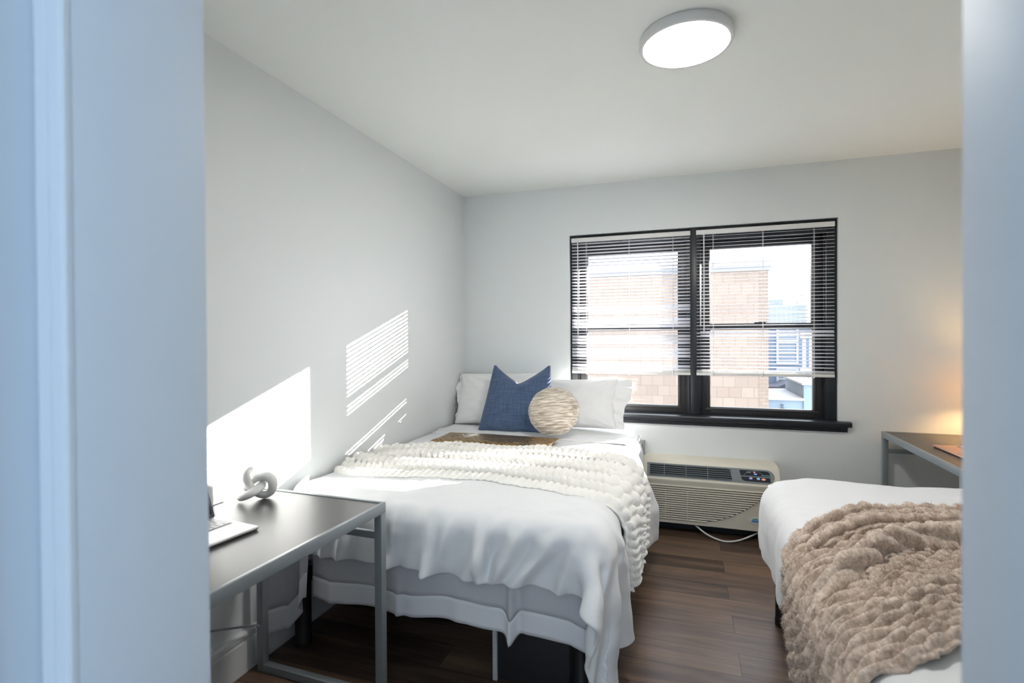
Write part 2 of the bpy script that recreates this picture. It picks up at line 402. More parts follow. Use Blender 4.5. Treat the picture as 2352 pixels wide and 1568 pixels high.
# ------------------------------------------------------------------ blinds
def blind(x0, x1, tilt, label, odd=(), wand_x=.05):
    t = tag(empty('window_blind', ((x0+x1)/2, YB+.012, 2.02)), label, 'blind', 'white slatted blinds in the window')
    cx, cy, cz = t.location
    def mk(): return MB()
    b = mk(); b.box((x0-cx, -.014, 0), (x1-cx, .012, .032), .003); b.build('headrail', M['blindrail'], t, 30)
    zt, zb = 2.008, 1.084; n = 40; b = mk()
    for i in range(n):
        z = zt - (zt-zb)*i/(n-1); a = math.radians(tilt + random.uniform(-.2, .2))
        if i in odd: a = math.radians(odd[i])
        dz = random.uniform(-.0002, .0002); sag = random.uniform(-.0004, .0004)
        rows = []
        for k in range(5):                       # a slightly crowned slat
            w = (k/4-.5)*.025; h = .0016*(1-(k/2-1)**2)
            y = w*math.cos(a) - h*math.sin(a); zz = -w*math.sin(a) + h*math.cos(a)
            rows.append([(x0-cx+.002, y, z-cz+zz+dz+sag), (0, y, z-cz+zz+dz), (x1-cx-.002, y, z-cz+zz+dz-sag)])
        P = np.array(rows); up = b.bm
        V = [[up.verts.new(P[r, c]) for c in range(3)] for r in range(5)]
        W = [[up.verts.new(P[r, c] + np.array([0, 0, -.0006])) for c in range(3)] for r in range(5)]
        for r in range(4):
            for c in range(2):
                up.faces.new((V[r][c], V[r][c+1], V[r+1][c+1], V[r+1][c])); up.faces.new((W[r][c], W[r+1][c], W[r+1][c+1], W[r][c+1]))
    b.build('slats', M['blind'], t, True, recalc=False)
    b = mk(); b.box((x0-cx, -.013, 1.047-cz), (x1-cx, .013, 1.067-cz), .004); b.box((x0-cx+.001, -.012, 1.070-cz), (x1-cx-.001, .012, 1.0735-cz), .001); b.box((x0-cx+.001, -.012, 1.0765-cz), (x1-cx-.001, .012, 1.0795-cz), .001)
    b.build('bottom_rail', M['blindrail'], t, 30)
    for fx in (.13, .5, .86):
        x = x0-cx + fx*(x1-x0); b = mk()
        for y in (-.0135, .0125): b.tube([(x, y, 1.06-cz), (x, y, .0)], .0007, 5)
        b.tube([(x+.004, 0, 1.05-cz), (x+.004, 0, .0)], .0008, 5)
        b.build('ladder_cord', M['cord'], t)
        b = mk(); b.tube([(x, 0, 1.052-cz), (x, -.001, 1.040-cz)], .005, 8); b.tube([(x, -.014, 1.074-cz), (x, -.0145, 1.046-cz)], .004, 8)
        b.build('cord_button', M['cord'], t)
    x = x0-cx+wand_x; b = mk(); b.tube([(x, -.022, .005), (x, -.022, 1.335-cz)], .004, 6)
    b.tube([(x, -.012, .012), (x, -.022, .01), (x, -.022, -.01)], .002, 6)
    b.build('tilt_wand', M['cord'], t)
    return t
blind(.866, 1.706, 15, 'white slatted blind half lowered over the left window beside the bed corner', {k: 44 for k in (20, 21, 24, 25, 26, 29, 30, 31, 33, 34, 35, 38, 39)})
blind(1.744, 2.584, -13, 'white slatted blind half lowered over the right window above the wall air conditioner', {28: -40, 29: -36})

# ------------------------------------------------------------------ cloth: a small position based solver
def rbox(c, h, r):
    """rounded box collider -> function giving pushed out points and a contact mask"""
    c = np.array(c); h = np.array(h)
    def f(P, th):
        q = np.abs(P-c) - (h-r); s = np.sign(P-c); s[s == 0] = 1
        qm = np.maximum(q, 0); d = np.linalg.norm(qm, axis=-1)
        sd = d + np.minimum(q.max(-1), 0) - r
        g = np.where((d > 1e-9)[..., None], qm/np.maximum(d, 1e-9)[..., None], (q == q.max(-1, keepdims=True)).astype(float)) * s
        pen = th - sd; m = pen > 0
        return P + np.where(m[..., None], g*np.maximum(pen, 0)[..., None], 0), m
    return f
def drape(P, rest, colliders, lims, steps=220, iters=9, th=.008, fr=.55, damp=.97, dt=.02, pin=None, bend=.25):
    P = P.astype(float).copy(); Q = P.copy(); nv, nu = P.shape[:2]
    Lx = np.linalg.norm(rest[:, 1:]-rest[:, :-1], axis=-1); Ly = np.linalg.norm(rest[1:]-rest[:-1], axis=-1)
    D1 = np.linalg.norm(rest[1:, 1:]-rest[:-1, :-1], axis=-1); D2 = np.linalg.norm(rest[1:, :-1]-rest[:-1, 1:], axis=-1)
    B1 = np.linalg.norm(rest[:, 3:]-rest[:, :-3], axis=-1); B2 = np.linalg.norm(rest[3:]-rest[:-3], axis=-1)
    def sat(A, B, L, k):
        d = B-A; l = np.sqrt((d*d).sum(-1))+1e-9; c = ((l-L)/l*.5*k)[..., None]*d
        A += c; B -= c
    P0 = P.copy(); g = np.array([0, 0, -9.8])*dt*dt
    for s in range(steps):
        V = (P-Q)*damp; Q = P.copy(); P += V+g
        for it in range(iters):
            for o in (0, 1):
                sat(P[:, o:-1:2], P[:, o+1::2], Lx[:, o::2], 1.0); sat(P[o:-1:2], P[o+1::2], Ly[o::2], 1.0)
                sat(P[o:-1:2, :-1], P[o+1::2, 1:], D1[o::2], .35); sat(P[o:-1:2, 1:], P[o+1::2, :-1], D2[o::2], .35)
            if it % 3 == 0:
                for o in range(6):
                    A = P[:, o:-3:6]; sat(A, P[:, o+3::6][:, :A.shape[1]], B1[:, o::6][:, :A.shape[1]], bend)
                    A = P[o:-3:6]; sat(A, P[o+3::6][:A.shape[0]], B2[o::6][:A.shape[0]], bend)
            con = np.zeros(P.shape[:2], bool)
            for c in colliders:
                P, m = c(P, th); con |= m
            for ax, lo, hi in lims:
                if lo is not None: P[..., ax] = np.maximum(P[..., ax], lo)
                if hi is not None: P[..., ax] = np.minimum(P[..., ax], hi)
            if pin is not None: P[pin] = P0[pin]
        Q[con] = Q[con] + (P[con]-Q[con])*fr
    return P
def relax(P, n=1, k=.5):
    for _ in range(n):
        A = P.copy(); A[1:-1, 1:-1] = (P[:-2, 1:-1]+P[2:, 1:-1]+P[1:-1, :-2]+P[1:-1, 2:])/4
        P = P*(1-k)+A*k
    return P
def upsample(P, k):
    def up(A, ax):
        n = A.shape[ax]; t = np.linspace(0, n-1, (n-1)*k+1); i = np.clip(t.astype(int), 0, n-2); fr = t-i
        def tk(j): return np.take(A, np.clip(j, 0, n-1), axis=ax)
        sh = [1]*A.ndim; sh[ax] = -1; u = fr.reshape(sh)
        p0, p1, p2, p3 = tk(i-1), tk(i), tk(i+1), tk(i+2)
        return .5*((2*p1)+(-p0+p2)*u+(2*p0-5*p1+4*p2-p3)*u*u+(-p0+3*p1-3*p2+p3)*u**3)
    return up(up(P, 0), 1)
def normals(P):
    du = np.gradient(P, axis=1); dv = np.gradient(P, axis=0); n = np.cross(du, dv)
    return n/np.maximum(np.linalg.norm(n, axis=-1, keepdims=True), 1e-9)
def sm0(a, b, x):
    t = max(0, min(1, (x-a)/(b-a))); return t*t*(3-2*t)
def nz(x, y, z=0): return noise.noise(Vector((x, y, z)))
def puff(P, amp, sc, seed=0, mask=None):
    N = normals(P); nv, nu = P.shape[:2]; A = np.zeros((nv, nu))
    for j in range(nv):
        for i in range(nu):
            p = P[j, i]; A[j, i] = noise.fractal(Vector((p[0]*sc+seed, p[1]*sc, p[2]*sc)), .9, 2.1, 3)
    if mask is not None: A = A*mask
    return P + N*(A*amp)[..., None]
def bvh_of(P):
    nv, nu = P.shape[:2]; idx = np.arange(nv*nu).reshape(nv, nu)
    F = np.stack([idx[:-1, :-1], idx[:-1, 1:], idx[1:, 1:], idx[1:, :-1]], -1).reshape(-1, 4)
    return BVHTree.FromPolygons([Vector(p) for p in P.reshape(-1, 3)], F.tolist())

# ------------------------------------------------------------------ beds
def hang(o, par):
    o.parent = par; o.matrix_parent_inverse = Matrix.Translation(-par.location)
    return o
def bed_frame(x0, x1, y0, y1, ztop, label):
    """legs, rails and a slatted deck; x0..x1, y0..y1 outline"""
    t = tag(empty('bed', ((x0+x1)/2, (y0+y1)/2, 0)), label, 'bed', 'beds on black metal frames')
    cx, cy, _ = t.location
    b = MB()
    for (a, c) in (((x0, y0), (x1, y0)), ((x0, y1), (x1, y1)), ((x0, y0), (x0, y1)), ((x1, y0), (x1, y1)), (((x0+x1)/2, y0), ((x0+x1)/2, y1))):
        b.beam((a[0]-cx, a[1]-cy, ztop-.03), (c[0]-cx, c[1]-cy, ztop-.03), .035, .05, bev=.003)
    b.build('rails', M['frame_black'], t, 30)
    b = MB(); n = 11
    for i in range(n):
        y = y0+.06+(y1-y0-.12)*i/(n-1); b.box((x0-cx+.01, y-cy-.03, ztop-.012), (x1-cx-.01, y-cy+.03, ztop), .003)
    b.build('deck_slats', M['frame_black'], t, 30)
    for x in (x0+.045, x1-.045):
        for y in (y0+.03, (y0+y1)/2, y1-.04):
            MB().lathe([(.030, 0), (.036, .004), (.036, .03), (.034, .034), (.034, ztop-.055)], (x-cx, y-cy, 0), 24).build('leg', M['frame_black'], t, 40)
    return t
def mattress(x0, x1, y0, y1, z0, z1, bed):
    b = MB(); b.box((x0, y0, z0), (x1, y1, z1), .045, seg=5)
    o = b.build('mattress', M['mattress'], None, True); hang(o, bed)
    for z in (z0+.03, z1-.03):
        q = MB(); e = .003; r = .045
        pts = []
        for (cx, cy, a0) in ((x1-r, y1-r, 0), (x0+r, y1-r, PI/2), (x0+r, y0+r, PI), (x1-r, y0+r, 1.5*PI)):
            for k in range(6): a = a0+k*PI/10; pts.append((cx+(r+e)*math.cos(a), cy+(r+e)*math.sin(a), z))
        q.tube(pts, .006, 6, closed=True).build('piping', M['mattress'], o, True)
    return o

# ---- bed beside the left wall
B1 = (.04, 1.375, 1.80, 3.70); ZT = .655
bed1 = bed_frame(.05, 1.355, 1.80, 3.72, .36, 'bed on black metal legs along the left wall, made up with pillows')
mat1 = mattress(*B1, .362, ZT, bed1)
# fitted sheet seen by the pillows
n = 30
P = np.zeros((n, n, 3))
for j in range(n):
    for i in range(n):
        u = i/(n-1); v = j/(n-1); x = .02+u*(1.395-.02); y = 3.725-v*.55; z = ZT+.012+.004*nz(x*6, y*6)
        if u > .97: z -= (u-.97)/.03*.10; x = 1.388
        if v < .06: z -= (.06-v)/.06*.06
        P[j, i] = (x, y, z)
tag(grid_obj('fitted_sheet', P, M['sheet'], mat1, .004, 1, offset=-1), 'smooth white sheet')

# duvet
nu, nv = 76, 76
Wd, Ld = 1.385+.435, 1.66+.205
rest = np.zeros((nv, nu, 3)); P0 = np.zeros((nv, nu, 3))
for j in range(nv):
    for i in range(nu):
        u = Wd*i/(nu-1); v = Ld*j/(nv-1)
        rest[j, i] = (u, -v, 0)
        x = .022+u; y = 3.42-v; z = ZT+.03
        k = max(0, 1.78+.03-y)/.3; ke = max(0, x-1.37)/.5
        x = .022 + u*(1-.11*min(1, k*1.2))       # gathered at the foot so it ripples
        y += .05*ke*math.sin(3.1*v+1.)
        z += .06*nz(x*6, y*3, 3)*min(1, k+ke)
        P0[j, i] = (x, y, z)
pin1 = (P0[..., 0] < 1.30) & (P0[..., 1] > 1.87)
P0[..., 2] = np.where(pin1, ZT+.012+.004*np.sin(P0[..., 0]*7)*np.sin(P0[..., 1]*5), P0[..., 2])
col1 = rbox(((B1[0]+1.395)/2, (1.748+B1[3])/2, .33), ((1.395-B1[0])/2, (B1[3]-1.748)/2, ZT-.33), .07)
D1P = drape(P0, rest, [col1], [(0, .018, None), (2, .02, None)], steps=300, iters=14, dt=.014, fr=.5, pin=pin1)
D1P = relax(D1P, 1, .3)
D1U = upsample(D1P, 2)
jj = np.linspace(0, 1, D1U.shape[0])[:, None]; ii = np.linspace(0, 1, D1U.shape[1])[None, :]
# swags that sweep down the foot of the duvet
N1 = normals(D1U)
if N1[..., 2].mean() < 0: N1 = -N1
SW = [(.13, .10, .024, .012), (.27, -.05, .020, .012), (.40, .22, .026, .016), (.52, -.25, .018, .016), (.61, .10, .022, .012), (.735, -.05, .020, .020), (.86, .45, .030, .018),
      (.95, -.04, .016, .022), (1.03, .55, .030, .016), (1.14, .62, .034, .020), (1.25, .70, .034, .018), (1.335, .35, .026, .014), (1.40, .10, .02, .012)]
for j in range(D1U.shape[0]):
    for i in range(D1U.shape[1]):
        x, y, z = D1U[j, i]
        if y < 1.90:
            w = sm0(0, .10, 1.90-y)*sm0(-.02, .10, ZT+.03-z+max(0, 1.80-y)*.5); d = ZT-z; a = 0
            for xc, sl, sd, am in SW:
                q = x-(xc-sl*d+.015*nz(xc*9, d*7)); a += am*(math.exp(-(q/sd)**2)-.35*math.exp(-((q-sd*1.9)/(sd*1.3))**2))
            D1U[j, i] += N1[j, i]*a*w*(.8+1.4*sm0(.02, .18, d))
        elif x > 1.37:
            w = sm0(.0, .10, ZT-z); a = .010*math.sin(y*17+nz(y*2, 3)*4)+.006*math.sin(y*41+z*8)
            D1U[j, i] += N1[j, i]*a*w
bul = (D1U[..., 0] > 1.30)*np.exp(-((D1U[..., 1]-1.96)/.22)**2)*np.clip((ZT+.02-D1U[..., 2])/.12, 0, 1)
D1U[..., 0] += .034*bul*np.clip((D1U[..., 2]-.18)/.3, 0, 1) - .045*(D1U[..., 0] > 1.42)*np.clip((1.95-D1U[..., 1])/.2, 0, 1)*np.clip((.40-D1U[..., 2])/.25, 0, 1) + (D1U[..., 0] > 1.34)*.105*np.exp(-((D1U[..., 1]-3.04)/.22)**2)*np.clip((ZT-.02-D1U[..., 2])/.28, 0, 1)
D1U[:2, :, 2] = np.minimum(D1U[:2, :, 2], ZT+.014)
D1U = puff(D1U, .006, 5.0, 3)
D1U = puff(D1U, .0035, 14.0, 9)
D1U[..., 0] = np.maximum(D1U[..., 0], .012)
# the head end is turned back: a plumper rolled edge
roll = np.exp(-((jj-.055)/.04)**2)*.014*np.ones_like(ii)
D1U[..., 2] += roll
duv = grid_obj('duvet', D1U, M['linen'], None, .016, 1, offset=1)
tag(duv, 'white duvet spread over the bed along the left wall, rippled at its foot', 'duvet', 'white duvets')
BV1 = bvh_of(D1U + normals(D1U)*.016)

# bed skirt: two sheer panels with a wide hem, open over the legs
def skirt_sheet(xs, ztop, zbot, yf, name_mat, n=120, m=14):
    pass
def skirt():
    root = tag(empty('bed_skirt', (.7, 1.77, .36)), 'sheer grey white bed skirt with a broad hem at the foot of the left bed', 'bed skirt')
    cx, cy, cz = root.location
    def panel(x0, x1, zb, wave, hemh, nm='panel', n=150):
        xs = np.linspace(x0, x1, n)
        def surf(z0f, z1f, m, extra):
            P = np.zeros((m, n, 3))
            for j in range(m):
                for i, x in enumerate(xs):
                    a, c = z0f(x), z1f(x); z = a+(c-a)*j/(m-1)
                    d = (.56-z)/.30
                    P[j, i] = (x-cx, 1.766-wave(x, d)-extra-cy, z-cz)
            return P
        p = grid_obj(nm, surf(lambda x: .545, lambda x: zb(x)+hemh, 12, 0), M['skirt'], root, .0015)
        h = grid_obj('hem', surf(lambda x: zb(x)+hemh+.002, zb, 7, .0012), M['hem'], root, .0022)
        tag(h, 'lighter doubled hem'); 
        return p
    def zb1(x): return .252+.010*math.sin(7.5*x+.6)+.006*math.sin(17*x)-.018*math.exp(-((x-1.07)/.022)**2)*2.0 - .04*max(0, x-1.28)/.12
    def w1(x, d):
        w = .010*math.sin(8*x)*d+.006*math.sin(21*x+1)*d+.004
        for c, s, a in ((1.07, .014, .030), (1.095, .02, -.012), (.60, .012, .012), (.63, .02, -.006), (.30, .02, .008), (.86, .03, .008)):
            w += a*math.exp(-((x-c)/s)**2)*d
        return w
    panel(.205, 1.385, zb1, w1, .082)
    def zb2(x): return .105+.17*max(0, min(1, (x-.085)/.12))**1.2
    def w2(x, d): return .03+.030*math.sin(38*x+.3)*d+.012*math.sin(75*x)*d
    panel(.020, .212, zb2, w2, .095, n=60)
    # the side that turns the corner towards the head
    ys = np.linspace(1.78, 3.6, 90); P = np.zeros((10, 90, 3)); Q = np.zeros((6, 90, 3))
    for i, y in enumerate(ys):
        zb = .20+.01*math.sin(9*y)+.02*math.exp(-(y-1.78)*9)
        for j in range(10):
            z = .545+(zb+.08-.545)*j/9; P[j, i] = (1.372+.01*math.sin(11*y)*(j/9)-cx, y-cy, z-cz)
        for j in range(6):
            z = zb+.08-.08*j/5; Q[j, i] = (1.373+.01*math.sin(11*y)*(1+j/12)-cx, y-cy, z-cz)
    grid_obj('panel', P, M['skirt'], root, .0015); tag(grid_obj('hem', Q, M['hem'], root, .0022), 'lighter doubled hem')
    MB().box((.025-cx, 1.80-cy, .3605-cz), (.8-cx, 1.86-cy, .3615-cz)).build('top_band', M['skirt'], root)
    return root
skirt()

# black storage unit with a grey edge beneath the foot of the bed
t = tag(empty('storage_box', (1.10, 2.05, 0)), 'black storage box with a grey front edge standing under the foot of the left bed', 'storage box')
b = MB(); b.box((-.125, -.185, .004), (.16, .20, .285), .003); b.build('body', M['storage'], t, 30)
b = MB(); b.box((-.140, -.195, 0), (-.122, .20, .29), .002); b.build('edge_panel', M['storage_edge'], t, 30)

# ---- pillows and cushions
def cushion_grid(w, h, t, pinch=.10, chop=0.0, seed=0, n=44, power=.42, wr=.006, edge=0.0, sq=2.0, taper=0.0):
    """front and back grids of a stuffed cushion, local x right, y up, z front"""
    A = np.zeros((n, n, 3)); B = np.zeros((n, n, 3))
    for j in range(n):
        for i in range(n):
            u = -math.cos(PI*i/(n-1)); v = -math.cos(PI*j/(n-1))
            x = w/2*u*(1-pinch*(1-v*v)**1.2); y = h/2*v*(1-pinch*(1-u*u)**1.2); x *= 1-taper*v
            th = t/2*max(0, (1-abs(u)**sq)*(1-abs(v)**sq))**power
            if chop:
                k = max(0, 1-abs(u)/.92)**.85; up = max(0, (v+.25)/1.25)**2
                y -= chop*k*up; th *= 1-.45*k*up
            d = wr*noise.fractal(Vector((u*2.2+seed, v*2.2, seed)), .8, 2, 3)
            # creases that run from the corners
            cr = 0
            for cu, cv in ((-1, -1), (1, -1), (-1, 1), (1, 1)):
                dx, dy = u-cu, v-cv; r = math.hypot(dx, dy); a = math.atan2(dy, dx)
                cr += math.sin(a*14+seed+cu)*math.exp(-r*1.9)*min(1, r*3)
            e = min(1, th/(t*.25+1e-6))
            d2 = (d + wr*.7*cr)*e
            A[j, i] = (x, y, th+d2+edge/2); B[j, i] = (x, y, -th*.8-edge/2)
    return A, B
def cushion(name, w, h, t, material, M4, label, cat, group=None, **kw):
    A, B = cushion_grid(w, h, t, **kw); n = A.shape[0]; bm = bmesh.new()
    VA = [[bm.verts.new(A[j, i]) for i in range(n)] for j in range(n)]
    VB = [[VA[j][i] if (i in (0, n-1) or j in (0, n-1)) else bm.verts.new(B[j, i]) for i in range(n)] for j in range(n)]
    for j in range(n-1):
        for i in range(n-1):
            bm.faces.new((VA[j][i], VA[j][i+1], VA[j+1][i+1], VA[j+1][i]))
            bm.faces.new((VB[j][i], VB[j+1][i], VB[j+1][i+1], VB[j][i+1]))
    me = bpy.data.meshes.new(name); bm.to_mesh(me); bm.free(); smooth_mesh(me); me.materials.append(material)
    o = bpy.data.objects.new(name, me); link(o); o.matrix_world = M4
    md = o.modifiers.new('sub', 'SUBSURF'); md.levels = 1; md.render_levels = 1
    tag(o, label, cat, group); return o
def stand(loc, lean, rz=0, roll=0):
    """a cushion standing at loc (its centre), leaning back (towards +y) by lean degrees"""
    return Matrix.Translation(loc) @ Matrix.Rotation(math.radians(rz), 4, 'Z') @ Matrix.Rotation(math.radians(90-lean), 4, 'X') @ Matrix.Rotation(math.radians(roll), 4, 'Z')
pl = cushion('pillow', .62, .40, .17, M['pillow'], stand((.335, 3.640, .862), 26, 4, 1), 'white pillow leaning in the room corner behind the navy cushion', 'pillow', 'white pillows', seed=2, pinch=.05, wr=.010, power=.36)
pr = cushion('pillow', .56, .36, .18, M['pillow'], stand((.945, 3.620, .848), 24, -4, 2), 'white pillow with an open cuff standing before the window ledge', 'pillow', 'white pillows', seed=8, pinch=.05, wr=.011, power=.36)
# cuff of the pillowcase: a loose floppy strip on the outer short side
def cuff(parent, sx, w, h, length):
    n, m = 26, 10; A = np.zeros((m, n, 3))
    for j in range(m):
        for i in range(n):
            s = j/(m-1); v = (i/(n-1)-.5)
            z = .035*math.sin(PI*(i/(n-1)))*(1-s*.5)+.014*math.sin(v*22+s*3)*s+.008*math.sin(v*47)*s
            A[j, i] = (sx*(w/2-.05+s*length*(1+.55*v)+.012*math.sin(v*9)*s), v*h*(1.0+.06*s), z)
    if sx < 0: A = A[:, ::-1]
    return tag(grid_obj('cuff', A, M['pillow'], parent, .004, 1), 'loose cuff of the pillowcase')
cuff(pr, 1, .56, .34, .125); cuff(pl, -1, .62, .36, .055)
cushion('throw_cushion', .475, .48, .17, M['navy'], stand((.575, 3.412, .896), 22, 2, 0), 'navy blue square cushion with a chopped top edge', 'cushion', seed=5, pinch=.03, chop=.135, taper=.13, wr=.006, power=.4)
# round cushion
def round_cushion():
    n, m = 56, 24; bm = bmesh.new(); R = .163; T = .085
    def prof(a):   # a -90..90
        ca, sa = math.cos(a), math.sin(a)
        return R*abs(ca)**.75, T*math.copysign(abs(sa)**.9, sa)
    rings = []
    for j in range(1, m):
        a = -PI/2+PI*j/m; r, z = prof(a); ring = []
        for i in range(n):
            t = 2*PI*i/n; k = 1+.018*nz(math.cos(t)*2, math.sin(t)*2, 4)+.006*math.sin(t*9)*(r/R)
            ring.append(bm.verts.new((r*k*math.cos(t)*1.04, r*k*math.sin(t)*.96-.012*max(0, -math.sin(t)-.85)*0, z)))
        rings.append(ring)
    lo = bm.verts.new((0, 0, -T)); hi = bm.verts.new((0, 0, T))
    for a, b_ in zip(rings, rings[1:]):
        for i in range(n): bm.faces.new((a[i], a[(i+1) % n], b_[(i+1) % n], b_[i]))
    for i in range(n):
        bm.faces.new((lo, rings[0][(i+1) % n], rings[0][i])); bm.faces.new((hi, rings[-1][i], rings[-1][(i+1) % n]))
    me = bpy.data.meshes.new('round_cushion'); bm.to_mesh(me); bm.free(); smooth_mesh(me); me.materials.append(M['beige'])
    o = bpy.data.objects.new('round_cushion', me); link(o); o.matrix_world = stand((.865, 3.240, .842), 14, -6, 8)
    return tag(o, 'round beige slub cushion propped against the navy cushion', 'cushion')
round_cushion()

# gold sequinned cushion lying flat, mostly beneath the throw
def zt1(x, y, dflt=.69):
    h = BV1.ray_cast(Vector((x, y, 1.5)), Vector((0, 0, -1)))
    return h[0].z if h[0] else dflt
sq = cushion('sequin_cushion', .74, .28, .026, M['sequin'], Matrix.Translation((.565, 2.965, .693)) @ Matrix.Rotation(math.radians(0), 4, 'Z'), 'gold sequinned cushion lying flat, half covered by the cream throw', 'cushion', seed=3, pinch=.02, wr=.004, power=.3)
ebm = MB(); sqv = [v.co.copy() for v in sq.data.vertices]; sqb = BVHTree.FromPolygons(sqv, [list(p.vertices) for p in sq.data.polygons])
def onsq(x, y):
    h = sqb.ray_cast(Vector((x, y, .5)), Vector((0, 0, -1))); return (x, y, (h[0].z if h[0] else .02)+.0015)
for x0_, dx_ in ((-.215, .030), (-.150, -.030)):
    ebm.tube([onsq(x0_+dx_*q, .105-.075*q) for q in np.linspace(0, 1, 8)], .0028, 6)
ebm.tube([onsq(-.235+.11*q, -.005+.050*(2*q-1)**2) for q in np.linspace(0, 1, 12)], .0028, 6)
ebm.tube([onsq(-.215+.08*q, .020+.03*(2*q-1)**2) for q in np.linspace(0, 1, 10)], .0028, 6)
tag(ebm.build('embroidery', M['cord'], sq, True), 'white stitched lines')

# ------------------------------------------------------------------ throws
def sm(a, b, x):
    t = max(0, min(1, (x-a)/(b-a))); return t*t*(3-2*t)
def ztt(x, y):      # the throw's bed: the duvet, plus the flat cushion beneath its far hem
    return zt1(x, y)+.030*sm(.16, .25, x)*sm(-.99, -.88, -x)*sm(2.775, 2.85, y)
def throw_cream():
    nu, nv = 360, 230
    P = np.zeros((nv, nu, 3)); HB = np.zeros((nv, nu))
    L = 1.70                       # along the bed's width and down the right side
    xs_edge = 1.375; r = .07
    for i in range(nu):
        s = .03+L*i/(nu-1)
        yn = 2.02+.20*sm(0, .9, s)-.10*sm(.9, 1.4, s)+.03*math.sin(s*5)     # near hem
        yn = np.interp(s, [0, .15, .45, .85, 1.15, 1.4, 1.65, 1.9], [2.13, 2.10, 2.14, 2.17, 2.12, 2.04, 2.05, 2.10])
        yf = np.interp(s, [0, .12, .30, .55, .80, 1.05, 1.3, 1.5, 1.9], [2.56, 2.71, 2.83, 2.85, 2.855, 2.875, 2.86, 2.76, 2.62])
        yn += .012*nz(s*6, 1); yf += .007*nz(s*5, 7)
        for j in range(nv):
            t = j/(nv-1)
            y = yn+(yf-yn)*(t+.030*math.sin(2*PI*3*t+s*2)*math.sin(PI*t))
            # path over the edge
            if s < xs_edge-.02: x, z, nx, nz_ = s, ztt(min(s, 1.33), y), 0, 1
            else:
                a = min(1, (s-(xs_edge-.02))/(r*PI/2)); an = a*PI/2
                x = xs_edge-.02+r*math.sin(an); z = zt1(1.33, y)-r*(1-math.cos(an)); nx, nz_ = math.sin(an), math.cos(an)
                if a >= 1:
                    z -= (s-(xs_edge-.02)-r*PI/2); x += .012
            # bunched folds along the length
            ph = 2*PI*(4.2*t+.25*math.sin(s*2.3)+.35*nz(s*1.6, t*2, 2))
            fold = (.5+.5*math.sin(ph))**1.3*.020*(.55+.45*nz(s*2.1, t*3, 5)+.25)
            fold *= min(1, t*9+.25)*min(1, (1-t)*9+.25)
            arc = t*1.35+.03*math.sin(ph)
            v = s/.033 + .25*nz(s*4, arc*4, 9); q = arc/.150 + .16*nz(s*2.2, t*2, 21)
            row = abs(math.sin(PI*q)); bob = abs(math.sin(PI*(v + .5*(int(math.floor(q)) % 2))))
            HB[j, i] = .052*(row**.6)*(.62+.38*bob**.6)*min(1, .35+4*t*1.0)*min(1, .35+5*(1-t))
            off = .006+max(0, fold)
            P[j, i] = (x+nx*off, y, z+nz_*off)
    # keep it outside the duvet's side
    for j in range(nv):
        for i in range(nu):
            p = P[j, i]
            if p[0] > 1.34:
                h = BV1.ray_cast(Vector((2.2, p[1], p[2])), Vector((-1, 0, 0)))
                if h[0] and h[0].x+.012 > p[0]: P[j, i, 0] = h[0].x+.012
    A = P.copy()
    for _ in range(6):
        A[1:-1, 1:-1] = (A[:-2, 1:-1]+A[2:, 1:-1]+A[1:-1, :-2]+A[1:-1, 2:])/4
    N = normals(A)
    m = N[..., 2].mean() < 0
    if m: N = -N
    P = A+N*HB[..., None]
    P[..., 0] = np.maximum(P[..., 0], .02)
    # lift over the sequin cushion beneath
    if m: P = P[:, ::-1]
    return P
TC = throw_cream()
tc = grid_obj('throw_blanket', TC, M['cream'], None, .010, 0, offset=-1)
tag(tc, 'cream ribbed plush throw laid across the left bed and hanging over its side', 'throw', None)

# ---- bed on the right
B2 = (2.035, 3.385, .70, 2.665)
bed2 = bed_frame(2.045, 3.375, .72, 2.655, .36, 'bed on black metal legs by the right wall, under the taupe throw')
mattress(*B2, .362, ZT, bed2)
# duvet: flat over the top, then rolling over a soft rounded corner and hanging as an even fall
X0, Y1, RC, DR = 2.086, 2.640, .13, .305      # top edge lines, plan radius of the corner, fall
nu, nv = 120, 150
D2U = np.zeros((nv, nu, 3)); Dm = .36
for j in range(nv):
    for i in range(nu):
        a_ = 3.40-(1.345+Dm)*i/(nu-1); c_ = .74+(Y1-.74+Dm)*j/(nv-1)
        qx, qy = X0+RC-a_, c_-(Y1-RC); ux, uy = max(0, qx), max(0, qy); dist = math.hypot(ux, uy)
        if dist <= RC: D2U[j, i] = (a_, c_, ZT+.014-.020*max(0, dist-RC*.2)/RC); continue
        dx, dy = -ux/dist, uy/dist; d = dist-RC
        full = (Dm+RC)/max(abs(dx), abs(dy))-RC      # how far the sheet reaches in this direction
        sw = 4*(dx*dy)**2; d = d/full*(DR+.03*sw)
        r = .085; k = d/(r*PI/2)
        if k < 1: out, dn = r*math.sin(k*PI/2), r*(1-math.cos(k*PI/2))
        else: out, dn = r+.012*(1-math.exp(-(d-r*PI/2)*9))-.10*(d-r*PI/2)**2*3, r+(d-r*PI/2)
        an = math.atan2(dy, -dx); fall = min(1, max(0, d-.06)/.25)
        s_ = (c_ if sw < .02 and dy < .5 else 0)+(a_ if dy > .9 else 0)+an*.5
        out += fall*(.012*math.sin(an*9+1)*sw+.008*math.sin(s_*13+2*nz(s_*2, d*3, 4))+.004*math.sin(s_*31+d*6))
        ex = a_ if ux == 0 else X0+RC+dx*RC; ey = c_ if uy == 0 else Y1-RC+dy*RC
        D2U[j, i] = (ex+dx*out, ey+dy*out, ZT+.014-.016-dn)
D2U = D2U[:, ::-1]
D2U = relax(D2U, 2, .5)
if normals(D2U)[..., 2].mean() < 0: D2U = D2U[::-1]
D2U = puff(D2U, .007, 4.0, 13); D2U = puff(D2U, .003, 12.0, 19)
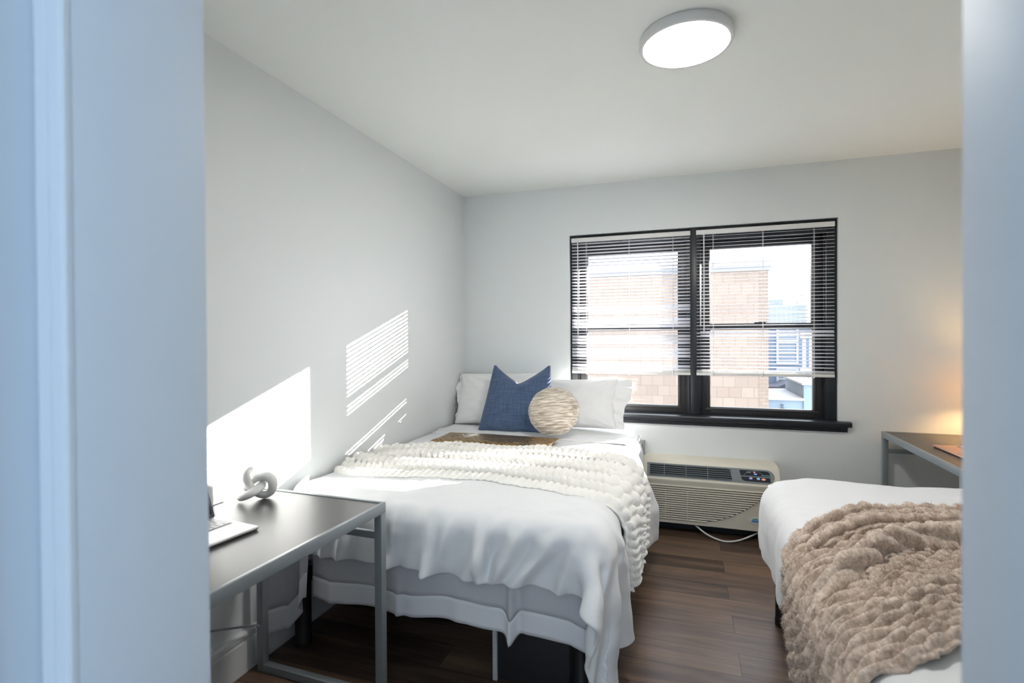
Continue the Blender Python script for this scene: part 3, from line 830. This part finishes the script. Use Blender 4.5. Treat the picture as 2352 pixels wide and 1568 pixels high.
D2U[..., 0] = np.minimum(D2U[..., 0], 3.405)
duv2 = grid_obj('duvet', D2U, M['linen'], None, .016, 1, offset=1)
tag(duv2, 'white duvet over the right bed, its corner hanging near the wall air conditioner', 'duvet', 'white duvets')
BV2 = bvh_of(D2U + normals(D2U)*.016)
def zt2(x, y, dflt=.69):
    h = BV2.ray_cast(Vector((x, y, 1.5)), Vector((0, 0, -1)))
    return h[0].z if h[0] else dflt
def throw_taupe():
    nu, nv = 330, 260; P = np.zeros((nv, nu, 3)); HB = np.zeros((nv, nu))
    L = 1.38; xe = 2.112; r = .085
    for i in range(nu):
        s = L*i/(nu-1)            # s = 0 at the right, L at the hanging hem
        xx = 3.02-s               # unrolled x
        yf = np.interp(xx, [1.55, 1.75, 1.90, 1.99, 2.10, 2.25, 2.4, 2.7, 3.0], [1.90, 1.87, 1.80, 1.83, 1.97, 2.10, 2.15, 2.19, 2.22])
        yn = np.interp(xx, [1.55, 1.8, 1.98, 2.1, 2.22, 2.45, 2.7, 3.0], [1.00, 1.02, 1.08, 1.20, 1.30, 1.34, 1.38, 1.40])
        yf += .012*nz(xx*6, 4); yn += .03*nz(xx*7, 2)
        for j in range(nv):
            t = j/(nv-1); y = yn+(yf-yn)*t
            if xx > xe+.02: x, z, nx, nz_ = xx, zt2(max(xx, 2.10), y), 0, 1
            else:
                a = min(1, (xe+.02-xx)/(r*PI/2)); an = a*PI/2
                x = xe+.02-r*math.sin(an); z = zt2(2.10, y)-r*(1-math.cos(an)); nx, nz_ = -math.sin(an), math.cos(an)
                if a >= 1: z -= (xe+.02-xx-r*PI/2)
            # a few soft folds: two along the far side and one that sweeps from the top down the side
            f = 0
            for (c0, c1, wd, am) in ((.925, .935, .035, .036), (.80, .82, .032, .032)):
                c = c0+(c1-c0)*s; f += am*math.exp(-((t-c)/wd)**2)
            c = .56+.12*math.tanh((xx-2.15)*5) if xx > 1.6 else .46
            f += .050*math.exp(-((t-c)/.036)**2)-.016*math.exp(-((t-c+.075)/.04)**2)
            c = .30+.10*math.tanh((xx-2.3)*4); f += .018*math.exp(-((t-c)/.06)**2)*sm(1.9, 2.3, xx)
            f += .006*(1+nz(xx*3, t*4, 6))
            arc = t*1.05
            q = arc/.044+.20*nz(s*4, arc*5, 11); row = int(math.floor(q)); v = s/.050+.5*(row % 2)+.45*nz(s*6, arc*6, 3)
            bob = (abs(math.sin(PI*q))**.6)*(.35+.65*abs(math.sin(PI*v))**.55)
            HB[j, i] = .021*bob + .005*noise.fractal(Vector((s*38, arc*38, 1)), .7, 2.2, 3)
            P[j, i] = (x+nx*(.008+f), y, z+nz_*(.008+f))
    for j in range(nv):
        for i in range(nu):
            p = P[j, i]
            if p[0] < 2.10:
                h = BV2.ray_cast(Vector((1.2, p[1], p[2])), Vector((1, 0, 0)))
                if h[0] and h[0].x-.012 < p[0] and h[0].x < 2.3: P[j, i, 0] = h[0].x-.012
    A = P.copy()
    for _ in range(5): A[1:-1, 1:-1] = (A[:-2, 1:-1]+A[2:, 1:-1]+A[1:-1, :-2]+A[1:-1, 2:])/4
    N = normals(A)
    fl = N[..., 2].mean() < 0
    if fl: N = -N
    P = A+N*HB[..., None]
    if fl: P = P[:, ::-1]
    return P
TT = throw_taupe()
tt = grid_obj('throw_blanket', TT, M['fur'], None, .012, 0, offset=-1)
def pile(P, n, ln, wd):
    rs = np.random.RandomState(5); nv, nu = P.shape[:2]; N = normals(P)
    if N[..., 2].mean() < 0: N = -N
    j = rs.rand(n)*(nv-1.001); i = rs.rand(n)*(nu-1.001); j0 = j.astype(int); i0 = i.astype(int); fj = (j-j0)[:, None]; fi = (i-i0)[:, None]
    def bl(A): return A[j0, i0]*(1-fj)*(1-fi)+A[j0, i0+1]*(1-fj)*fi+A[j0+1, i0]*fj*(1-fi)+A[j0+1, i0+1]*fj*fi
    p = bl(P); nn = bl(N); nn /= np.linalg.norm(nn, axis=1, keepdims=True)
    dr = rs.randn(n, 3)*.45+np.array([-.25, -.35, -.25]); d = nn*.75+dr; d /= np.linalg.norm(d, axis=1, keepdims=True)
    sd = np.cross(d, rs.randn(n, 3)); sd /= np.linalg.norm(sd, axis=1, keepdims=True)
    L_ = ln*(.6+.8*rs.rand(n, 1)); V = np.stack([p-sd*wd/2-nn*.001, p+sd*wd/2-nn*.001, p+d*L_], 1).reshape(-1, 3)
    F = np.arange(3*n).reshape(n, 3); me = bpy.data.meshes.new('pile'); me.from_pydata(V.tolist(), [], F.tolist()); me.update()
    me.materials.append(M['fur']); return me
po_ = bpy.data.objects.new('pile', pile(TT, 110000, .0075, .0011)); link(po_, tt); po_['kind'] = 'stuff'
tag(tt, 'taupe faux fur throw with a honeycomb pile draped over the right bed', 'throw')

# ------------------------------------------------------------------ desks
def make_desk():
    D, L, Z = .585, .99, .725
    t = empty('desk', (0, 0, 0))
    # local: x 0 (wall side) .. D, y 0 (far end) .. -L
    w = .030; h = .036
    b = MB()
    b.box((0, -L, Z-h), (w*.5, 0, Z), .0015); b.box((D-w*.5, -L, Z-h), (D, 0, Z), .0015)
    b.box((w*.5, -w*.5, Z-h), (D-w*.5, 0, Z), .0015); b.box((w*.5, -L, Z-h), (D-w*.5, -L+w*.5, Z), .0015)
    b.build('top_rim', M['desk_metal'], t, 30)
    MB().box((w*.5, -L+w*.5, Z-.022), (D-w*.5, -w*.5, Z-.003)).build('tabletop', M['desk_top'], t)
    for x in (0, D-w):
        for y in (-w, -L):
            MB().box((x, y, 0.0), (x+w, y+w, Z-h), .0015).build('leg', M['desk_metal'], t, 30)
    for y in (-w, -L):
        MB().box((w, y, 0), (D-w, y+w, w), .0015).build('floor_runner', M['desk_metal'], t, 30)
        MB().box((w, y+.006, .595), (D-w, y+w-.006, .62), .0015).build('end_brace', M['desk_metal'], t, 30)
    for a, c in ((.185, .575), (.575, .185)):
        off = .004 if a < c else .014
        b = MB(); b.tube([(off+.004, -w, a), (off+.004, -L+w, c)], .0042, 8); b.tube([(off, -w*1.2, a), (w*.5, -w*.8, a-.004)], .007, 8)
        b.build('cross_rod', M['desk_metal'], t, 40)
    return t
d1 = make_desk(); d1.location = (.050, 1.650, 0); d1.rotation_euler = (0, 0, math.radians(-1.7))
tag(d1, 'grey metal framed desk with a dark top at the foot of the left bed', 'desk', 'grey metal framed desks')
d2 = copy_tree(d1); d2.location = (3.405, 2.77, 0); d2.rotation_euler = (0, 0, PI)
tag(d2, 'grey metal framed desk in the back right corner behind the right bed', 'desk', 'grey metal framed desks')

# ------------------------------------------------------------------ laptops
def make_laptop():
    """local: hinge along x = 0, front edge at x = .212, width along y -.152 .. .152"""
    t = empty('laptop', (0, 0, 0))
    b = MB(); b.box((0, -.152, .003), (.212, .152, .0125), .004, seg=3); base = b.build('base', M['silver'], t, 40)
    b = MB(); b.box((.004, -.149, .0005), (.209, .149, .0042), .002); b.build('underside', M['lapdark'], t, 40)
    kb = MB().box((.020, -.135, .0120), (.118, .135, .01285), .0003).build('keyboard', M['keywell'], t)
    rows = [(.012, 14), (.0185, 13), (.0185, 13), (.0185, 12), (.0185, 11)]
    x = .0215; proto = None; rnd = random.Random(3)
    for ri, (hgt, nk) in enumerate(rows):
        wds = [1.0]*nk
        if ri == 1: wds[0] = 1.6
        if ri == 2: wds[0] = 1.8; wds[-1] = 1.3
        if ri == 3: wds[0] = 2.2; wds[-1] = 1.9
        if ri == 4: wds[5] = 4.2
        tot = sum(wds); y = -.1335; sc = .267/tot
        for w_ in wds:
            y1 = y+w_*sc
            k = MB().box((x, y+.0011, .0126), (x+hgt-.0016, y1-.0011, .0138), .0004).build('key', M['keys'], kb)
            y = y1
        x += hgt
    MB().box((.128, -.055, .0124), (.205, .055, .0129), .0003).build('trackpad', M['silver'], t)
    lid = MB()
    an = math.radians(112)      # opening angle
    mm = Matrix.Translation((.002, 0, .012)) @ Matrix.Rotation(-(an-PI/2), 4, 'Y')
    lid.box((-.005, -.152, 0), (0, .152, .205), .002, mm); lo = lid.build('lid', M['lapdark'], t, 40)
    q = MB(); q.box((-.0002, -.143, .012), (.0006, .143, .196), 0, mm); q.build('screen', M['screen'], lo)
    q = MB(); q.tube([(.001, -.12, .011), (.001, .12, .011)], .0045, 8); q.build('hinge', M['lapdark'], t, True)
    return t
l1 = make_laptop(); l1.location = (.171, 1.157, .7225); l1.rotation_euler = (0, 0, math.radians(-7))
tag(l1, 'open silver laptop on the desk at the foot of the left bed', 'laptop', 'open laptops on the desks')
l2 = copy_tree(l1); l2.location = (3.135, 3.175, .7225); l2.rotation_euler = (0, 0, PI+math.radians(2))
rg = mat('rose_gold_metal', (.72, .40, .27), .38, metal=.5)
for ch in l2.children:
    if ch.name.split('.')[0] in ('base', 'trackpad'):
        ch.material_slots[0].link = 'OBJECT'; ch.material_slots[0].material = rg
tag(l2, 'open rose gold laptop on the desk in the far right corner', 'laptop', 'open laptops on the desks')

# ------------------------------------------------------------------ desk ornaments
def knot():
    pts = []
    for k in range(150):
        a = 2*PI*k/150
        pts.append(Vector((math.sin(a)+2*math.sin(2*a), math.cos(a)-2*math.cos(2*a), -1.25*math.sin(3*a)))*.0200)
    R = Matrix.Rotation(math.radians(52), 3, 'X') @ Matrix.Rotation(math.radians(75), 3, 'Z')
    R = Matrix.Rotation(math.radians(38), 3, 'Z') @ R
    pts = [R @ p for p in pts]; r = .0185
    zmin = min(p.z for p in pts)
    o = MB().tube(pts, r, 16, closed=True, ry=.0135).build('knot_ornament', M['ceramic'], None, True)
    zl = min(v.co.z for v in o.data.vertices)
    o.location = (.150, 1.522, .7225-zl)
    return tag(o, 'white ceramic knot ornament on the desk corner nearest the left wall', 'ornament')
knot()
o = MB().lathe([(.012, 0), (.016, .002), (.0175, .02), (.0165, .05), (.0175, .066), (.014, .074), (.006, .077)], (0, 0, 0), 28).build('table_ornament', M['ceramic'], None, 50)
o.location = (.050, 1.405, .7225)
tag(o, 'small rounded white object behind the laptop lid, mostly hidden by the door jamb', 'ornament')

# unseen table lamp, assumed from the warm glow in the back right corner
t = tag(empty('assumed_table_lamp', (3.275, 3.60, .7225)), 'assumed lit table lamp, unseen on the far corner desk behind the right door jamb', 'lamp')
MB().lathe([(.055, 0), (.058, .006), (.05, .014), (.02, .02), (.009, .03), (.008, .20), (.012, .205), (.012, .225)], n=32).build('base', M['brass'], t, 40)
MB().lathe([(.085, .20), (.060, .36), (.0585, .36), (.0835, .20), (.085, .20)], n=40, cap=False).build('lamp_shade', M['shade'], t, 40)
bulb = MB().lathe([(.010, .225), (.012, .235), (.024, .258), (.026, .275), (.018, .295), (.004, .302)], n=20).build('bulb', mat('lamp_bulb', (1, .9, .7), .4, emit=(1.0, .60, .24), estr=170), t, True)

# ------------------------------------------------------------------ wall air conditioner
def ac():
    x0, x1 = 1.392, 2.236
    t = tag(empty('air_conditioner', ((x0+x1)/2, YB, .055)), 'cream through wall air conditioner under the window between the two beds', 'air conditioner')
    ox, oy, oz = t.location
    def W(x, d, z): return (x-ox, YB-d-oy, z-oz)
    def extr(prof, xa, xb):
        b = MB(); poly = [(YB-d-oy, z-oz) for d, z in prof]; return b.prism(poly, 0, xa-ox, xb-ox)
    prof = [(.0, .058), (.165, .058), (.180, .066), (.196, .325), (.206, .345), (.208, .362), (.202, .372), (.172, .470), (.164, .480), (.15, .484), (.0, .486)]
    b = extr(prof, x0, x1)
    bmesh.ops.bevel(b.bm, geom=[e for e in b.bm.edges if abs(e.verts[0].co.x-e.verts[1].co.x) < 1e-6 and abs(e.verts[0].co.x) > .3], offset=.010, segments=3, affect='EDGES')
    b.build('cabinet', M['acream'], t, 35)
    # sloped band
    s0 = Vector((0, YB-.2035-oy, .3705-oz)); s1 = Vector((0, YB-.1725-oy, .4700-oz)); up = (s1-s0); Ls = up.length; up.normalize()
    nrm = Vector((1, 0, 0)).cross(up).normalized()
    if nrm.y > 0: nrm = -nrm
    def Sl(x, s, n): return s0+up*(s*Ls)+nrm*n+Vector((x-ox, 0, 0))
    def plate(outline, n0, n1, name, material, parent, bev=False):
        b = MB(); A = [b.bm.verts.new(Sl(x, s, n0)) for x, s in outline]; B = [b.bm.verts.new(Sl(x, s, n1)) for x, s in outline]
        b.bm.faces.new(A[::-1]); b.bm.faces.new(B); k = len(A)
        for i in range(k): b.bm.faces.new((A[i], A[(i+1) % k], B[(i+1) % k], B[i]))
        return b.build(name, material, parent, 35)
    # grey insert with a round right end
    ol = [(x0+.03, .08), (2.150, .08)]
    for k in range(1, 12):
        a = -PI/2+PI*k/12; ol.append((2.155+.050*math.cos(a)*1.0, .5+.42*math.sin(a)))
    ol += [(2.150, .92), (x0+.03, .92)]
    ins = plate(ol, -.004, .0035, 'grille_band', M['agrey'], t)
    gx0, gx1 = x0+.045, 1.955
    gol = [(gx0, .16), (gx1-.004, .16), (gx1, .22), (gx1-.012, .80), (gx1-.03, .86), (gx0, .86)]
    plate(gol, .001, .0042, 'grille_shade_plate', M['adark'], ins)  # flat plate on the band, coloured dark as the opening's shade
    b = MB()
    for k in range(6):
        s = .20+.124*k; a = Sl(gx0, s, .008); c = Sl(gx1-.006, s, .008)
        b.beam(a, c, .010, .0026, up=tuple(up))
    b.build('louvres', M['agrey'], ins)
    b = MB()
    for x in (1.44, 1.535, 1.672, 1.808):
        b.beam(Sl(x, .15, .0125), Sl(x, .87, .0125), .005, .003, up=(1, 0, 0))
    b.build('grille_bars', M['agrey'], ins)
    # control panel
    pol = [(2.012, .30), (2.020, .22), (2.035, .18), (2.178, .17), (2.180, .22), (2.177, .70), (2.170, .79), (2.155, .83), (2.004, .83), (2.000, .80)]
    cp = plate(pol, .002, .0048, 'control_panel', M['apanel'], t)
    plate([(2.008, .44), (2.178, .44), (2.178, .50), (2.006, .50)], .0045, .0052, 'panel_stripe', M['agrey'], cp)
    # a pale arc, lights and keys
    arc = [Sl(2.085+.058*math.cos(a), .48+.30*math.sin(a), .0054) for a in np.linspace(.15, PI, 24)]
    MB().tube(arc, .0009, 6).build('printed_arc', M['agrey'], cp, True)
    def dot(x, s, rx, rs, name, c, em=0):
        m_ = mat(name+'_film', c, .3, emit=c if em else None, estr=em)
        plate([(x+rx*math.cos(a), s+rs*math.sin(a)) for a in np.linspace(0, 2*PI, 14, endpoint=False)], .0046, .0062, name, m_, cp)
    dot(2.088, .735, .006, .035, 'red_light', (.9, .30, .28), .5); dot(2.094, .625, .010, .045, 'blue_key', (.30, .45, .95), .3)
    dot(2.066, .36, .010, .06, 'violet_key', (.40, .42, .85), .3); dot(2.110, .36, .010, .06, 'pale_blue_key', (.35, .50, .85), .3); dot(2.140, .34, .012, .06, 'coral_key', (.85, .36, .28), .3)
    plate([(2.042, .68), (2.066, .68), (2.066, .76), (2.042, .76)], .0046, .0055, 'display_window', M['agrey'], cp)
    plate([(2.128, .545), (2.176, .545), (2.176, .60), (2.128, .60)], .0046, .0052, 'green_print', mat('green_print_ink', (.10, .32, .33), .5), cp)
    # intake slats on the lower front
    z0, z1 = .092, .322
    def dz(z): return .1805+(z-.066)*(.196-.180)/(.325-.066)
    def xe(z):
        s = max(0, (z-z0)/(z1-z0)); return 1.76+.42*s**.55
    b = MB(); n = 40; A = []
    zs = np.linspace(z0, z1, n)
    left = [b.bm.verts.new(W(x0+.03, dz(z)+.0010, z)) for z in zs]; right = [b.bm.verts.new(W(xe(z), dz(z)+.0010, z)) for z in zs]
    for k in range(n-1): b.bm.faces.new((left[k], right[k], right[k+1], left[k+1]))
    gp = b.build('intake_shade_sheet', M['agap_shade'], t)  # flat sheet behind the slats, darkened to stand for shade between them
    b = MB()
    for k in range(16):
        z = z0+.004+(z1-z0-.006)*k/15
        pr = [(dz(z)-.002, z-.0052), (dz(z)+.0052, z-.0045), (dz(z)+.0068, z), (dz(z)+.0052, z+.0040), (dz(z)-.002, z+.0046)]
        b.prism([(YB-d-oy, q-oz) for d, q in pr], 0, x0+.03-ox, xe(z)-ox)
    for x in (1.54, 1.68): b.box(W(x, dz(z0)-.001+.004, z0), W(x+.0035, dz(z1)-.001, z1))
    b.build('intake_slats', M['acream'], t)
    # oval badge
    def oval(cx, cz, rx, rz_, d, name, material, par, half=False):
        b = MB(); vs = []
        for a in np.linspace(0, (PI if half else 2*PI), 24, endpoint=half):
            z = cz+rz_*math.sin(a); vs.append(b.bm.verts.new(W(cx+rx*math.cos(a), dz(z)+d, z)))
        f = b.bm.faces.new(vs); r = bmesh.ops.extrude_face_region(b.bm, geom=[f])
        for v in r['geom']:
            if isinstance(v, bmesh.types.BMVert): v.co.y += .004
        return b.build(name, material, par)
    bd = oval(2.092, .135, .040, .022, .003, 'badge', mat('badge_white', (.72, .74, .74), .4), t)
    oval(2.094, .138, .020, .012, .0036, 'badge_arc', mat('badge_green', (.20, .48, .40), .4), bd, True)
    b = MB(); b.box(W(2.072, dz(.13)+.0036, .124), W(2.116, dz(.13), .136)); b.build('badge_bar', mat('badge_blue', (.10, .25, .60), .4), bd)
    # mains cable sagging on the floor
    pts = [Vector(W(1.72, .12, .062))]
    ctrl = [(1.70, .10, .07), (1.735, .16, .055), (1.80, .205, .022), (1.87, .245, .008), (1.93, .258, .008), (2.00, .22, .012), (2.08, .16, .03), (2.16, .10, .055)]
    C = np.array(ctrl); tt_ = np.linspace(0, len(C)-1, 60); pts = []
    for u in tt_:
        i = min(int(u), len(C)-2); fr = u-i
        p0, p1, p2, p3 = C[max(i-1, 0)], C[i], C[i+1], C[min(i+2, len(C)-1)]
        q = .5*((2*p1)+(-p0+p2)*fr+(2*p0-5*p1+4*p2-p3)*fr*fr+(-p0+3*p1-3*p2+p3)*fr**3); pts.append(W(*q))
    MB().tube(pts, .0055, 10).build('power_cable', M['cable'], t, True)
ac()
# dark wall sleeve plinth below the unit
o = MB().box((1.40, YB-.088, 0), (2.22, YB-.022, .054), .002).build('sleeve_plinth', M['adark'], None, 30)
tag(o, 'dark plinth on the floor beneath the cream air conditioner', 'plinth')
b = MB(); b.box((-.011, -.012, -.045), (.011, .012, .045), .002)
o = b.build('wall_bracket', M['box_grey'], None, 30); o.location = (1.384, YB-.012, .535)
tag(o, 'small grey metal bracket on the wall by the left bed, above the air conditioner', 'bracket')

# ------------------------------------------------------------------ ceiling light
t = tag(empty('ceiling_light', (1.672, 2.052, H)), 'round white flush ceiling light, lit, with a pale rim', 'ceiling light')
MB().lathe([(.150, 0), (.165, -.001), (.168, -.006), (.168, -.030), (.165, -.036), (.155, -.037), (.153, -.034), (.153, -.010), (.150, -.008)], n=72, cap=False).build('housing', M['lamp_rim'], t, 40)
MB().lathe([(.154, -.030), (.153, -.034), (.10, -.0355), (.02, -.0358)], n=72).build('diffuser', M['lamp_face'], t, 40)

# ------------------------------------------------------------------ outside
struct(MB().box((-40, YB+2, -6.3), (60, 120, -6.0)).build('ground', M['asphalt']))
t = tag(empty('tan_building', (0, 12, -6)), 'tan block building close outside both windows', 'building')
MB().box((-6, 0, 0), (3.16, 4, 8.75)).build('block_wall', M['tanblock'], t)
MB().box((3.16, -.01, 0), (3.34, 4, 8.75)).build('brick_corner', M['tanbrick'], t)
b = MB(); b.box((-6.1, -.08, 8.76), (3.40, 4.1, 8.90), .01); b.box((-6.05, -.04, 8.69), (3.38, 4.05, 8.76)); b.build('cornice', M['cornice'], t)
# pale shed with two roofs
t = tag(empty('pale_outbuilding', (4.2, 13.2, -6)), 'low pale blue building with a flat roof seen low in the right window', 'building')
MB().box((-.75, 0, 0), (.02, 2.2, 5.84)).build('low_wall', M['whiteshed'], t)
MB().box((.02, -.05, 0), (.42, 2.2, 6.20)).build('tall_wall', M['whiteshed'], t)
b = MB(); b.box((-.77, -.06, 5.84), (.04, 2.25, 5.89)); b.box((-.02, -.1, 6.20), (.46, 2.25, 6.24)); b.build('parapet', M['extwhite'], t)
b = MB()
for k in range(4): b.box((-.62+.13*k, -.02, 5.12), (-.53+.13*k, .02, 5.24))
b.build('vents', M['roof'], t)
b = MB(); b.box((-.44, -.06, 5.60), (-.37, .0, 5.66)); b.box((-.43, -.05, 5.70), (-.39, .0, 5.74)); b.build('wall_light', M['roof'], t)
# blue house behind
t = tag(empty('blue_house', (5.0, 17.5, -6)), 'blue sided house with white framed windows beyond the pale outbuilding', 'building')
MB().box((-1.4, 0, 0), (.95, 5, 7.55)).build('siding_wall', M['bluehouse'], t)
for z in (5.72, 6.52, 7.18):
    hgt = .55 if z < 7 else .34
    f_ = MB(); xa, xb = -.62, -.14
    f_.box((xa-.06, -.04, z-.06), (xa, .02, z+hgt+.06)); f_.box((xb, -.04, z-.06), (xb+.06, .02, z+hgt+.06)); f_.box((xa, -.04, z-.06), (xb, .02, z)); f_.box((xa, -.04, z+hgt), (xb, .02, z+hgt+.06)); f_.box((xa, -.03, z+hgt/2-.02), (xb, .02, z+hgt/2+.02))
    fo = f_.build('window_surround', M['extwhite'], t); MB().box((xa, -.01, z), (xb, .01, z+hgt)).build('window_glass', M['extglass'], fo)
b = MB(); b.prism([(-1.3, 5.62), (-.05, 5.62), (-.05, 5.70), (-.42, 5.98), (-.55, 5.98), (-.80, 5.86), (-1.3, 5.86)], 1, -1.15, -.05); b.build('porch_roof', M['roof'], t)
b = MB(); b.box((-1.45, -.1, 7.55), (1.0, 5.1, 7.66)); b.build('roof_edge', M['extwhite'], t)
# wooden back stairs
t = tag(empty('back_stairs', (5.22, 15.6, -6)), 'brown wooden back stairs and railing at the right edge of the window view', 'stairs')
b = MB()
for k in range(9): b.box((-.55+.16*k, 0, 5.4), (-.47+.16*k, .06, 7.25))
b.build('balusters', M['extwhite'], t)
b = MB(); b.box((-.6, -.03, 7.25), (1.0, .1, 7.38)); b.box((-.6, -.03, 6.35), (1.0, .1, 6.45)); b.box((-.6, -.03, 5.35), (1.0, .1, 5.45)); b.build('handrails', M['extwhite'], t)
MB().box((-.02, .3, 0), (1.6, 1.2, 6.2)).build('landing', M['rust'], t)
MB().box((-.65, .05, 3.0), (-.2, .5, 5.6)).build('wood_screen', M['rust'], t)
# far tower
t = tag(empty('distant_tower', (11.2, 60, -6)), 'pale hazy apartment block far away in the right window', 'building')
MB().box((-2.2, 0, 0), (2.4, 8, 10.5)).build('wall', M['tower'], t)
MB().box((-.9, 1, 10.5), (.4, 5, 11.2)).build('roof_house', M['tower'], t)
b = MB()
for r_ in range(7):
    for c in range(10): b.box((-2.0+.44*c, -.03, 6.2+.62*r_), (-1.78+.44*c, .02, 6.5+.62*r_))
b.build('windows', M['towerwin'], t)

# ------------------------------------------------------------------ light
W_ = bpy.data.worlds.new('world'); S.world = W_; W_.use_nodes = True
bg = W_.node_tree.nodes['Background']; bg.inputs[0].default_value = (.86, .93, 1.0, 1); bg.inputs[1].default_value = 4.2
sun = bpy.data.lights.new('sun', 'SUN'); sun.energy = 23; sun.angle = math.radians(.27); sun.color = (1.0, .95, .88)
so = bpy.data.objects.new('sun', sun); COL.objects.link(so)
dv = Vector((-1, -1.035, -.357)).normalized(); so.rotation_euler = dv.to_track_quat('-Z', 'Y').to_euler()
# daylight portal at the window opening
pa = bpy.data.lights.new('window_portal', 'AREA'); pa.shape = 'RECTANGLE'; pa.size = 1.75; pa.size_y = 1.30; pa.cycles.is_portal = True
po = bpy.data.objects.new('window_portal', pa); COL.objects.link(po); po.location = (1.727, YB+.21, 1.42); po.rotation_euler = (-PI/2, 0, 0)
# area light added unseen behind the camera as assumed hall daylight
ha = bpy.data.lights.new('assumed_hall_light', 'AREA'); ha.shape = 'RECTANGLE'; ha.size = .66; ha.size_y = 1.3; ha.energy = 6.3; ha.color = (.52, .75, 1.0)
ho = bpy.data.objects.new('assumed_hall_light', ha); COL.objects.link(ho); ho.location = (1.95, -1.78, 1.4); ho.rotation_euler = (PI/2, 0, 0)

S.view_settings.view_transform = 'Standard'; S.view_settings.look = 'None'; S.view_settings.gamma = 1; S.view_settings.use_curve_mapping = False
S.view_settings.exposure = 0.62
